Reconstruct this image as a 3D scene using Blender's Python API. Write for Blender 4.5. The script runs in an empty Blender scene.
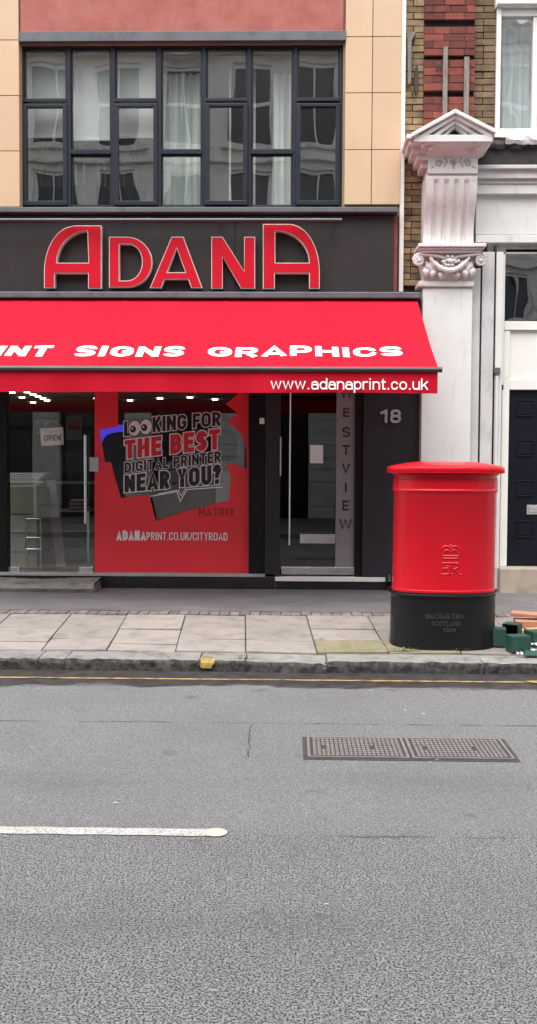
import bpy, bmesh, math, random
from mathutils import Vector, Matrix
random.seed(7)
R = math.radians
scene = bpy.context.scene
col = scene.collection

# ---------------------------------------------------------------- camera
F_PX, W_PX, H_PX = 1000.0, 537.0, 1024.0
CAM = Vector((0, 0, 1.67))
PITCH, YAW, ROLL = math.atan(47 / 1000), R(1.2), 0.005
ROT = Matrix.Rotation(YAW, 3, 'Z') @ Matrix.Rotation(R(90) - PITCH, 3, 'X') @ Matrix.Rotation(ROLL, 3, 'Z')
cd = bpy.data.cameras.new('camera'); cam = bpy.data.objects.new('camera', cd); col.objects.link(cam)
cam.matrix_world = Matrix.Translation(CAM) @ ROT.to_4x4()
cd.sensor_fit = 'VERTICAL'; cd.sensor_height = 24; cd.lens = 24 * F_PX / H_PX
cd.clip_start = 0.05; cd.clip_end = 2000
scene.camera = cam
scene.render.resolution_x, scene.render.resolution_y = 537, 1024

# ---------------------------------------------------------------- sky, sun, exposure (overcast)
SUN_EL, SUN_ROT = R(66), R(200)
w = bpy.data.worlds.new('World'); scene.world = w; w.use_nodes = True
nt = w.node_tree; nt.nodes.clear()
sky = nt.nodes.new('ShaderNodeTexSky'); sky.sky_type = 'NISHITA'; sky.sun_disc = False
sky.sun_elevation = SUN_EL; sky.sun_rotation = SUN_ROT; sky.dust_density = 3.0; sky.ozone_density = 1.0
hs = nt.nodes.new('ShaderNodeHueSaturation'); hs.inputs['Saturation'].default_value = 0.22
bg = nt.nodes.new('ShaderNodeBackground'); bg.inputs['Strength'].default_value = 0.15
wo = nt.nodes.new('ShaderNodeOutputWorld')
nt.links.new(sky.outputs[0], hs.inputs['Color']); nt.links.new(hs.outputs[0], bg.inputs['Color']); nt.links.new(bg.outputs[0], wo.inputs['Surface'])
sl = bpy.data.lights.new('sun', 'SUN'); sl.energy = 1.3; sl.angle = R(60); sl.color = (1, .97, .93)
so = bpy.data.objects.new('sun', sl); col.objects.link(so)
sd = Vector((math.sin(SUN_ROT) * math.cos(SUN_EL), math.cos(SUN_ROT) * math.cos(SUN_EL), math.sin(SUN_EL)))
so.rotation_euler = sd.to_track_quat('Z', 'Y').to_euler(); so.location = (0, 0, 30)
vs = scene.view_settings
vs.view_transform = 'Standard'; vs.look = 'None'; vs.gamma = 1; vs.use_curve_mapping = False
vs.exposure = 1.5
scene.cycles.use_denoising = True
scene.cycles.max_bounces = 8; scene.cycles.transparent_max_bounces = 12
scene.cycles.caustics_reflective = False; scene.cycles.caustics_refractive = False
scene.cycles.sample_clamp_indirect = 6

# ---------------------------------------------------------------- projection helpers (pixel of the photo -> point on a plane)
def ray(px, py):
    return ROT @ Vector(((px - W_PX / 2) / F_PX, -(py - H_PX / 2) / F_PX, -1))
def at(px, py, Y):
    d = ray(px, py); return CAM + d * (Y / d.y)
KERB_Y, KERB_Z, SHOP_Y, SHOP_Z = 8.0, 0.092, 11.8, 0.20
SL = (SHOP_Z - KERB_Z) / 1.85
def pz(Y): return KERB_Z + min(Y - KERB_Y, 1.85) * SL   # paved strip climbs from the kerb, then levels out
def ground(px, py, road=False):
    d = ray(px, py)
    if road: return CAM + d * (-CAM.z / d.z)
    t = (KERB_Z - KERB_Y * SL - CAM.z) / (d.z - SL * d.y); return CAM + d * t
def rect(x0, y0, x1, y1, Y):
    xm, ym = (x0 + x1) / 2, (y0 + y1) / 2
    return at(x0, ym, Y).x, at(x1, ym, Y).x, at(xm, y1, Y).z, at(xm, y0, Y).z

# ---------------------------------------------------------------- mesh helpers
class MB:
    def __init__(s): s.v = []; s.f = []; s.m = []; s.mi = 0
    def add(s, vs_, fs):
        o = len(s.v); s.v += [tuple(p) for p in vs_]; s.f += [tuple(i + o for i in f) for f in fs]; s.m += [s.mi] * len(fs); return s
    def box(s, x0, x1, y0, y1, z0, z1):
        v = [(x0,y0,z0),(x1,y0,z0),(x1,y1,z0),(x0,y1,z0),(x0,y0,z1),(x1,y0,z1),(x1,y1,z1),(x0,y1,z1)]
        return s.add(v, [(0,3,2,1),(4,5,6,7),(0,1,5,4),(1,2,6,5),(2,3,7,6),(3,0,4,7)])
    def hexa(s, v):  # 8 points ordered like box
        return s.add(v, [(0,3,2,1),(4,5,6,7),(0,1,5,4),(1,2,6,5),(2,3,7,6),(3,0,4,7)])
    def prism(s, pts, y0, y1):   # polygon in XZ, extruded along Y
        n = len(pts)
        return s.add([(x, y0, z) for x, z in pts] + [(x, y1, z) for x, z in pts],
                     [tuple(range(n)), tuple(range(2*n-1, n-1, -1))] + [(i, i+n, (i+1) % n + n, (i+1) % n) for i in range(n)])
    def prism_x(s, pts, x0, x1):  # polygon in YZ, extruded along X
        n = len(pts)
        return s.add([(x0, y, z) for y, z in pts] + [(x1, y, z) for y, z in pts],
                     [tuple(range(n-1, -1, -1)), tuple(range(n, 2*n))] + [(i, (i+1) % n, (i+1) % n + n, i+n) for i in range(n)])
    def tube(s, pts, r, n=8, closed=False):
        pts = [Vector(p) for p in pts]; k = len(pts); rings = []
        rr = r if isinstance(r, (list, tuple)) else [r] * k
        up = Vector((0, 0, 1))
        for i, p in enumerate(pts):
            a = pts[(i-1) % k] if (closed or i > 0) else p
            b = pts[(i+1) % k] if (closed or i < k-1) else p
            t = (b - a).normalized()
            u = t.cross(up if abs(t.dot(up)) < .95 else Vector((0, 1, 0))).normalized(); v = t.cross(u)
            rings.append([p + (u * math.cos(q) + v * math.sin(q)) * rr[i] for q in [2*math.pi*j/n for j in range(n)]])
        vs_ = [p for rg in rings for p in rg]; fs = []
        for i in range(k if closed else k-1):
            j2 = (i+1) % k
            for j in range(n): fs.append((i*n+j, i*n+(j+1) % n, j2*n+(j+1) % n, j2*n+j))
        if not closed: fs += [tuple(range(n-1, -1, -1)), tuple((k-1)*n+j for j in range(n))]
        return s.add(vs_, fs)
    def ball(s, c, rx, ry, rz, n=10, m=6):
        vs_ = []; fs = []
        for i in range(m+1):
            a = math.pi * i / m
            for j in range(n):
                b = 2*math.pi*j/n
                vs_.append((c[0]+rx*math.sin(a)*math.cos(b), c[1]+ry*math.sin(a)*math.sin(b), c[2]+rz*math.cos(a)))
        for i in range(m):
            for j in range(n): fs.append((i*n+j, (i+1)*n+j, (i+1)*n+(j+1) % n, i*n+(j+1) % n))
        return s.add(vs_, fs)
    def grid(s, fn, nu, nv):
        vs_ = [fn(i/nu, j/nv) for i in range(nu+1) for j in range(nv+1)]
        fs = [(i*(nv+1)+j, (i+1)*(nv+1)+j, (i+1)*(nv+1)+j+1, i*(nv+1)+j+1) for i in range(nu) for j in range(nv)]
        return s.add(vs_, fs)
    def mesh(s, name):
        me = bpy.data.meshes.new(name); me.from_pydata(s.v, [], s.f); me.validate()
        bm = bmesh.new(); bm.from_mesh(me); bmesh.ops.recalc_face_normals(bm, faces=bm.faces); bm.to_mesh(me); bm.free()
        return me
    def build(s, name, mat_, parent=None, bevel=0, smooth=False, seg=2):
        return obj(name, s.mesh(name), mat_, parent, bevel, smooth, seg)
def obj(name, me, mat_, parent=None, bevel=0, smooth=False, seg=2):
    if mat_ is not None and not me.materials: me.materials.append(mat_)
    o = bpy.data.objects.new(name, me); col.objects.link(o)
    if parent: o.parent = parent
    if smooth:
        for p in me.polygons: p.use_smooth = True
        me.set_sharp_from_angle(angle=R(38))
    if bevel:
        b = o.modifiers.new('bevel', 'BEVEL'); b.width = bevel; b.segments = seg; b.limit_method = 'ANGLE'; b.angle_limit = R(40)
    return o
def tag(o, label=None, cat=None, group=None, kind=None):
    if label: o['label'] = label
    if cat: o['category'] = cat
    if group: o['group'] = group
    if kind: o['kind'] = kind
    return o
def empty(name, label, cat, group=None):
    o = bpy.data.objects.new(name, None); col.objects.link(o); return tag(o, label, cat, group)
def box(name, x0, x1, y0, y1, z0, z1, m, parent=None, bevel=0, seg=2):
    return MB().box(x0, x1, y0, y1, z0, z1).build(name, m, parent, bevel, False, seg)
def curve_geo(polys, extrude=0.0, offset=0.0):
    cu = bpy.data.curves.new('c', 'CURVE'); cu.dimensions = '2D'; cu.fill_mode = 'BOTH'; cu.extrude = extrude; cu.offset = offset
    for p in polys:
        sp = cu.splines.new('POLY'); sp.points.add(len(p)-1); sp.use_cyclic_u = True
        for i, (x, y) in enumerate(p): sp.points[i].co = (x, y, 0, 1)
    return _conv(cu)
def _conv(cu):
    o = bpy.data.objects.new('tmp', cu); col.objects.link(o)
    dg = bpy.context.evaluated_depsgraph_get(); dg.update()
    me = bpy.data.meshes.new_from_object(o.evaluated_get(dg))
    v = [tuple(p.co) for p in me.vertices]; f = [tuple(p.vertices) for p in me.polygons]
    bpy.data.objects.remove(o); bpy.data.meshes.remove(me); return v, f
def bbox2(v):
    xs = [p[0] for p in v]; ys = [p[1] for p in v]; return min(xs), max(xs), min(ys), max(ys)

def arc_(cx, cy, rx, ry, a0, a1, n=7):
    return [(cx+rx*math.cos(R(a0+(a1-a0)*i/n)), cy+ry*math.sin(R(a0+(a1-a0)*i/n))) for i in range(n+1)]
GW = {'I': .30, 'W': 1.25, 'M': 1.1, '.': .26, '/': .42, ' ': .36, '1': .5, 'i': .24, 'w': .86, 't': .36, 'r': .38, 'L': .72, 'E': .8, 'F': .76, 'T': .86, 'S': .86, '?': .72, 'P': .86,
      'a': .58, 'd': .6, 'n': .58, 'p': .6, 'c': .56, 'o': .6, 'u': .58, 'k': .58, '8': .72, '9': .72, 'G': .95, 'O': .98, 'C': .92, 'D': .92, 'N': .94, 'H': .92, 'A': .98, "'": .2}
def glyph(ch, w, s):
    """centre lines of one upright sans letter: cap height 1, width w, stroke s; (points, closed)"""
    L, Rr, B, T, c = s/2, w-s/2, s/2, 1-s/2, w/2
    rx = min((Rr-L)/2, .30); xh = .74; X = xh-s/2
    def bowl(x0, x1, y0, y1, r):   # rounded rectangle, counter-clockwise
        r = min(r, (x1-x0)/2, (y1-y0)/2)
        return arc_(x1-r, y1-r, r, r, 0, 90, 5)+arc_(x0+r, y1-r, r, r, 90, 180, 5)+arc_(x0+r, y0+r, r, r, 180, 270, 5)+arc_(x1-r, y0+r, r, r, 270, 360, 5)
    def D_(x0, x1, y0, y1):        # stem at x0, rounded to the right
        r = min((x1-x0)*.75, (y1-y0)/2); return [(x0, y0), (x0, y1)]+arc_(x1-r, y1-r, r, r, 90, 0, 5)+arc_(x1-r, y0+r, r, r, 0, -90, 5)
    o = lambda *p: (list(p), False)
    if ch == 'I': return [o((c, 0), (c, 1))]
    if ch == 'L': return [o((L, 1), (L, B), (w, B))]
    if ch == 'T': return [o((0, T), (w, T)), o((c, T), (c, 0))]
    if ch == 'H': return [o((L, 0), (L, 1)), o((Rr, 0), (Rr, 1)), o((L, .52), (Rr, .52))]
    if ch == 'E': return [o((w, T), (L, T), (L, B), (w, B)), o((L, .51), (w*.94, .51))]
    if ch == 'F': return [o((w, T), (L, T), (L, 0)), o((L, .49), (w*.92, .49))]
    if ch == 'N': return [o((L, 0), (L, 1)), o((Rr, 0), (Rr, 1)), o((L, 1-s*.4), (Rr, s*.4))]
    if ch == 'M': return [o((L, 0), (L, 1)), o((Rr, 0), (Rr, 1)), o((L, 1-s*.4), (c, .3), (Rr, 1-s*.4))]
    if ch == 'K': return [o((L, 0), (L, 1)), o((Rr, 1), (L+s*.3, .42)), o((L+(Rr-L)*.35, .58), (Rr, 0))]
    if ch == 'V': return [o((L, 1), (c, s*.45), (Rr, 1))]
    if ch == 'W': return [o((L*.9, 1), (w*.28, s*.45), (c, 1-s*.3), (w*.72, s*.45), (w-L*.9, 1))]
    if ch == 'Y': return [o((L, 1), (c, .44), (Rr, 1)), o((c, .46), (c, 0))]
    if ch == 'X': return [o((L, 0), (Rr, 1)), o((L, 1), (Rr, 0))]
    if ch == 'A': return [o((L*.8, 0), (c, 1-s*.45), (w-L*.8, 0)), o((w*.22, .28), (w*.78, .28))]
    if ch == 'O': return [(bowl(L, Rr, B, T, .34), True)]
    if ch == 'D': return [(D_(L, Rr, B, T), True)]
    if ch == 'P': return [o((L, 0), (L, 1)), (D_(L, Rr, .42, T), True)]
    if ch == 'R': return [o((L, 0), (L, 1)), (D_(L, Rr-w*.02, .47, T), True), o((L+(Rr-L)*.45, .47), (Rr+.02*w, 0))]
    if ch == 'B': return [(D_(L, Rr-w*.04, .53, T), True), (D_(L, Rr, B, .53), True)]
    if ch in 'GC':
        r = min((Rr-L)/2, .34); p = [(Rr, .66)]+arc_(Rr-r, T-r, r, r, 0, 90, 5)+arc_(L+r, T-r, r, r, 90, 180, 5)+arc_(L+r, B+r, r, r, 180, 270, 5)+arc_(Rr-r, B+r, r, r, 270, 360, 5)
        return [(p+([(Rr, .36)] if ch == 'C' else [(Rr, .47), (c, .47)]), False)]
    if ch == 'S':
        q = (T-.5)/2; r = min((Rr-L)/2, q)
        return [([(Rr, T-q*1.05)]+arc_(Rr-r, T-q, r, q, 10, 90, 5)+arc_(L+r, T-q, r, q, 90, 230, 7)+arc_(Rr-r, B+q, r, q, 50, -90, 7)+arc_(L+r, B+q, r, q, 270, 190, 5), False)]
    if ch == 'U':
        r = min((Rr-L)/2, .34); return [([(L, 1)]+arc_(L+r, B+r, r, r, 180, 270, 6)+arc_(Rr-r, B+r, r, r, 270, 360, 6)+[(Rr, 1)], False)]
    if ch == '?':
        r = (Rr-L)/2; return [([(L, .64)]+arc_(c, T-r, r, r, 180, 0, 8)+[(Rr, .66), (c, .45), (c, .29)], False), o((c, 0), (c, s*1.05))]
    if ch == '.': return [o((c, 0), (c, s*1.05))]
    if ch == "'": return [o((c, .7), (c, 1))]
    if ch == '/': return [o((0, 0), (w, 1))]
    if ch == '1': return [o((w-s/2-.06, 0), (w-s/2-.06, 1)), o((0, .70), (w-s*.7, .90))]
    if ch == '8': return [(bowl(L+.03, Rr-.03, .52, T, .3), True), (bowl(L, Rr, B, .52, .3), True)]
    if ch == '9': return [(bowl(L, Rr, .42, T, .3), True), ([(Rr, .7), (Rr, .4)]+arc_(c, B+(Rr-L)/2, (Rr-L)/2, (Rr-L)/2, 0, -160, 8), False)]
    r = min((Rr-L)/2, .24)
    if ch == 'o': return [(bowl(L, Rr, B, X, .3), True)]
    if ch == 'a': return [([(L, xh-.2)]+arc_(L+r, X-r, r, r, 165, 90, 4)+arc_(Rr-r, X-r, r, r, 90, 0, 4)+[(Rr, 0)], False), (bowl(L, Rr, B, .43, .16), True)]
    if ch == 'd': return [(bowl(L, Rr, B, X, .3), True), o((Rr, 0), (Rr, 1))]
    if ch == 'p': return [(bowl(L, Rr, B, X, .3), True), o((L, -.27), (L, xh))]
    if ch == 'n': return [o((L, 0), (L, xh)), ([(L, X-r*.9)]+arc_(L+r, X-r, r, r, 150, 90, 3)+arc_(Rr-r, X-r, r, r, 90, 0, 4)+[(Rr, 0)], False)]
    if ch == 'u': return [o((Rr, 0), (Rr, xh)), ([(L, xh)]+arc_(L+r, B+r, r, r, 180, 270, 4)+arc_(Rr-r, B+r, r, r, 270, 340, 3), False)]
    if ch == 'r': return [o((L, 0), (L, xh)), o((L, X-.12), (L+(Rr-L)*.5, X), (w+.04, X))]
    if ch == 'i': return [o((c, 0), (c, xh)), o((c, .86), (c, 1))]
    if ch == 't': return [([(c-.03, .93), (c-.03, B+.05), (c+.02, B), (w, B)], False), o((0, X), (w, X))]
    if ch == 'c': return [([(Rr, X-.2)]+arc_(Rr-r, X-r, r, r, 10, 90, 4)+arc_(L+r, X-r, r, r, 90, 180, 4)+arc_(L+r, B+r, r, r, 180, 270, 4)+arc_(Rr-r, B+r, r, r, 270, 350, 4), False)]
    if ch == 'k': return [o((L, 0), (L, 1)), o((Rr, xh), (L+s*.3, .3)), o((L+(Rr-L)*.4, .45), (Rr, 0))]
    if ch == 'w': return [o((L*.9, xh), (w*.28, s*.45), (c, xh-s*.3), (w*.72, s*.45), (w-L*.9, xh))]
    return []
def stroke_geo(text, aspect, s, gap=.10, grow=0.0):
    """ribbons of a line of text filling aspect x 1; grow widens every stroke (outlines)"""
    base_ = sum(GW.get(ch, .9) for ch in text); k = (aspect-gap*(len(text)-1))/base_
    V = []; Fc = []; x = 0.0; lay = 0
    for ch in text:
        w_ = GW.get(ch, .9)*k
        for pts, closed in glyph(ch, w_, s):
            P = [Vector((px+x, py)) for px, py in pts]
            Q = [P[0]]
            for p in P[1:]:
                if (p-Q[-1]).length > .012: Q.append(p)
            if closed and (Q[0]-Q[-1]).length < .012: Q.pop()
            n = len(Q); hw = s/2+grow
            if n < 2: continue
            if not closed and grow:
                Q[0] = Q[0]+(Q[0]-Q[1]).normalized()*grow; Q[-1] = Q[-1]+(Q[-1]-Q[-2]).normalized()*grow
            o0 = len(V)
            for i, p in enumerate(Q):
                a = Q[i-1] if (closed or i > 0) else None; b = Q[(i+1) % n] if (closed or i < n-1) else None
                d1 = (p-a).normalized() if a is not None else None; d2 = (b-p).normalized() if b is not None else None
                d1 = d1 or d2; d2 = d2 or d1
                n1 = Vector((-d1.y, d1.x)); n2 = Vector((-d2.y, d2.x)); m_ = (n1+n2)/max(.45, 1+n1.dot(n2))
                V += [(*(p+m_*hw), lay), (*(p-m_*hw), lay)]
            for i in range(n if closed else n-1):
                j = (i+1) % n; Fc.append((o0+2*i, o0+2*j, o0+2*j+1, o0+2*i+1))
            lay += 1
        x += w_+gap
    return V, Fc
def text_obj(name, text, fn, m, parent=None, aspect=3.0, s=.18, gap=.10, grow=0.0, step=.0004, depth=0.0):
    """lettering mapped by fn(u, v, w): u, v run over the text box, w = metres proud of the surface"""
    V, Fc = stroke_geo(text, aspect, s, gap, grow)
    pts = [fn(p[0]/aspect, p[1], depth+(p[2] % 5)*step) for p in V]; mb = MB()
    if depth:
        k = len(pts); bk = [fn(p[0]/aspect, p[1], 0) for p in V]
        fs = list(Fc)
        for a, b, c_, d in Fc: fs += [(a, b, b+k, a+k), (c_, d, d+k, c_+k), (b, c_, c_+k, b+k), (d, a, a+k, d+k)]
        mb.add(pts+bk, fs)
        me = bpy.data.meshes.new(name); me.from_pydata(mb.v, [], mb.f); return obj(name, me, m, parent)
    mb.add(pts, Fc); return mb.build(name, m, parent)
def flat_text(name, text, x0, y0, x1, y1, Y, m, parent=None, s=.18, depth=0.0, gap=.10, rise=0.0):
    """text on a vertical plane facing the street, cap box given in photo pixels; rise = pixels the right end is lifted"""
    X0, X1, Z0, Z1 = rect(x0, y0, x1, y1, Y); rz = rise * Y / F_PX
    return text_obj(name, text, lambda u, v, w_: (X0+(X1-X0)*u, Y-w_, Z0+(Z1-Z0)*v+rz*u), m, parent, (X1-X0)/(Z1-Z0), s, gap, depth=depth)

# ---------------------------------------------------------------- materials
def newmat(name):
    m = bpy.data.materials.new(name); m.use_nodes = True; t = m.node_tree; t.nodes.clear()
    out = t.nodes.new('ShaderNodeOutputMaterial'); p = t.nodes.new('ShaderNodeBsdfPrincipled'); t.links.new(p.outputs[0], out.inputs['Surface'])
    return m, t, p, out
def N(t, kind, **kw):
    n = t.nodes.new(kind)
    for k, v in kw.items():
        if k in n.inputs: n.inputs[k].default_value = v
        else: setattr(n, k, v)
    return n
def pos(t, scale=(1, 1, 1)):
    g = N(t, 'ShaderNodeNewGeometry'); mp = N(t, 'ShaderNodeMapping'); mp.inputs['Scale'].default_value = scale
    t.links.new(g.outputs['Position'], mp.inputs['Vector']); return mp.outputs[0]
def noise(t, vec, scale, detail=5, rough=.55):
    n = N(t, 'ShaderNodeTexNoise'); n.inputs['Scale'].default_value = scale; n.inputs['Detail'].default_value = detail; n.inputs['Roughness'].default_value = rough
    t.links.new(vec, n.inputs['Vector']); return n.outputs['Fac']
def ramp(t, fac, lo, hi, c0=(0, 0, 0, 1), c1=(1, 1, 1, 1)):
    r = N(t, 'ShaderNodeValToRGB'); e = r.color_ramp.elements; e[0].position = lo; e[1].position = hi; e[0].color = c0; e[1].color = c1
    t.links.new(fac, r.inputs[0]); return r.outputs[0]
def mixc(t, fac, a, b, mode='MIX'):
    n = N(t, 'ShaderNodeMix', data_type='RGBA', blend_type=mode)
    for s_, x in ((0, fac), (6, a), (7, b)):
        if isinstance(x, (int, float)): n.inputs[s_].default_value = x
        elif isinstance(x, tuple): n.inputs[s_].default_value = x if len(x) == 4 else (*x, 1)
        else: t.links.new(x, n.inputs[s_])
    return n.outputs[2]
def bumpn(t, p, h, strength, dist=.01):
    b = N(t, 'ShaderNodeBump'); b.inputs['Strength'].default_value = strength; b.inputs['Distance'].default_value = dist
    t.links.new(h, b.inputs['Height']); t.links.new(b.outputs[0], p.inputs['Normal']); return b
def M(name, c1, c2=None, rough=.6, ns=3.0, fine=90, bump=.15, metal=0, rand=0, coat=0, stretch=(1, 1, 1), dirt=None, dlo=.55, dhi=.75, ds=2.2, dstretch=(1, 1, 1), spec=.5, dist=.004, damt=1.0):
    m, t, p, out = newmat(name)
    v = pos(t, stretch); c2 = c2 or tuple(x * .8 for x in c1)
    c = mixc(t, ramp(t, noise(t, v, ns), .3, .7), c1, c2)
    if dirt:
        dm = ramp(t, noise(t, pos(t, dstretch), ds, 8, .65), dlo, dhi, (0, 0, 0, 1), (damt, damt, damt, 1))
        c = mixc(t, dm, c, dirt)
    if rand:
        oi = N(t, 'ShaderNodeObjectInfo'); mr = N(t, 'ShaderNodeMapRange'); mr.inputs['To Min'].default_value = 1-rand; mr.inputs['To Max'].default_value = 1+rand
        t.links.new(oi.outputs['Random'], mr.inputs['Value'])
        cc = N(t, 'ShaderNodeCombineColor')
        for i in range(3): t.links.new(mr.outputs[0], cc.inputs[i])
        c = mixc(t, 1.0, c, cc.outputs[0], 'MULTIPLY')
    t.links.new(c, p.inputs['Base Color'])
    f = noise(t, pos(t), fine, 4)
    rr = N(t, 'ShaderNodeMapRange'); rr.inputs['To Min'].default_value = max(0, rough-.1); rr.inputs['To Max'].default_value = min(1, rough+.1)
    t.links.new(noise(t, v, ns*3), rr.inputs['Value']); t.links.new(rr.outputs[0], p.inputs['Roughness'])
    p.inputs['Metallic'].default_value = metal; p.inputs['Specular IOR Level'].default_value = spec
    if coat: p.inputs['Coat Weight'].default_value = coat; p.inputs['Coat Roughness'].default_value = .12
    if bump: bumpn(t, p, f, bump, dist)
    return m
def glass(name, refl=.10, tint=(.9, .95, .93), wob=.06, wscale=2.0, rough=.0):
    m, t, p, out = newmat(name); t.nodes.remove(p)
    g = N(t, 'ShaderNodeBsdfGlossy'); g.inputs['Roughness'].default_value = rough
    tr = N(t, 'ShaderNodeBsdfTransparent'); tr.inputs['Color'].default_value = (*tint, 1)
    ge = N(t, 'ShaderNodeNewGeometry'); dp = N(t, 'ShaderNodeVectorMath', operation='DOT_PRODUCT')
    t.links.new(ge.outputs['Incoming'], dp.inputs[0]); t.links.new(ge.outputs['Normal'], dp.inputs[1])
    ab = N(t, 'ShaderNodeMath', operation='ABSOLUTE'); t.links.new(dp.outputs['Value'], ab.inputs[0])
    iv = N(t, 'ShaderNodeMath', operation='SUBTRACT'); iv.inputs[0].default_value = 1; t.links.new(ab.outputs[0], iv.inputs[1])
    pw = N(t, 'ShaderNodeMath', operation='POWER'); pw.inputs[1].default_value = 5; t.links.new(iv.outputs[0], pw.inputs[0])
    ad = N(t, 'ShaderNodeMath', operation='MULTIPLY_ADD'); ad.use_clamp = True
    ad.inputs[1].default_value = 1-refl; ad.inputs[2].default_value = refl; t.links.new(pw.outputs[0], ad.inputs[0])
    b = N(t, 'ShaderNodeBump'); b.inputs['Strength'].default_value = wob; b.inputs['Distance'].default_value = .05
    t.links.new(noise(t, pos(t, (1, 1, .6)), wscale, 1), b.inputs['Height']); t.links.new(b.outputs[0], g.inputs['Normal'])
    mx = N(t, 'ShaderNodeMixShader'); t.links.new(ad.outputs[0], mx.inputs[0]); t.links.new(tr.outputs[0], mx.inputs[1]); t.links.new(g.outputs[0], mx.inputs[2])
    t.links.new(mx.outputs[0], out.inputs['Surface']); return m
def emit(name, c, s):
    m, t, p, out = newmat(name); p.inputs['Base Color'].default_value = (*c, 1); p.inputs['Emission Color'].default_value = (*c, 1); p.inputs['Emission Strength'].default_value = s; return m
def fabric(name, c1, c2, trans=.25):
    m, t, p, out = newmat(name)
    c = mixc(t, ramp(t, noise(t, pos(t, (1, 1, 1)), 1.6, 6), .3, .75), c1, c2)
    t.links.new(c, p.inputs['Base Color']); p.inputs['Roughness'].default_value = .8; p.inputs['Specular IOR Level'].default_value = .12
    bumpn(t, p, noise(t, pos(t), 300, 2), .08, .002)
    tl = N(t, 'ShaderNodeBsdfTranslucent'); t.links.new(c, tl.inputs['Color'])
    mx = N(t, 'ShaderNodeMixShader'); mx.inputs[0].default_value = trans
    t.links.new(p.outputs[0], mx.inputs[1]); t.links.new(tl.outputs[0], mx.inputs[2]); t.links.new(mx.outputs[0], out.inputs['Surface']); return m
def film(name, c, a):
    m, t, p, out = newmat(name); p.inputs['Base Color'].default_value = (*c, 1); p.inputs['Roughness'].default_value = .35
    tr = N(t, 'ShaderNodeBsdfTransparent'); tr.inputs['Color'].default_value = (1, .45, .45, 1)
    mx = N(t, 'ShaderNodeMixShader'); mx.inputs[0].default_value = a
    t.links.new(tr.outputs[0], mx.inputs[1]); t.links.new(p.outputs[0], mx.inputs[2]); t.links.new(mx.outputs[0], out.inputs['Surface']); return m
def brick_tex(name, c1, c2, mortar):
    m, t, p, out = newmat(name); g = N(t, 'ShaderNodeNewGeometry'); sx = N(t, 'ShaderNodeSeparateXYZ'); cx = N(t, 'ShaderNodeCombineXYZ')
    t.links.new(g.outputs['Position'], sx.inputs[0]); t.links.new(sx.outputs[0], cx.inputs[0]); t.links.new(sx.outputs[2], cx.inputs[1])
    b = N(t, 'ShaderNodeTexBrick'); b.inputs['Scale'].default_value = 1; b.inputs['Brick Width'].default_value = .225; b.inputs['Row Height'].default_value = .075; b.inputs['Mortar Size'].default_value = .008
    b.inputs['Color1'].default_value = (*c1, 1); b.inputs['Color2'].default_value = (*c2, 1); b.inputs['Mortar'].default_value = (*mortar, 1)
    t.links.new(cx.outputs[0], b.inputs['Vector'])
    t.links.new(mixc(t, ramp(t, noise(t, pos(t), 3), .3, .7), b.outputs[0], mixc(t, .35, b.outputs[0], (.05, .04, .03))), p.inputs['Base Color']); p.inputs['Roughness'].default_value = .9
    return m
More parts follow.
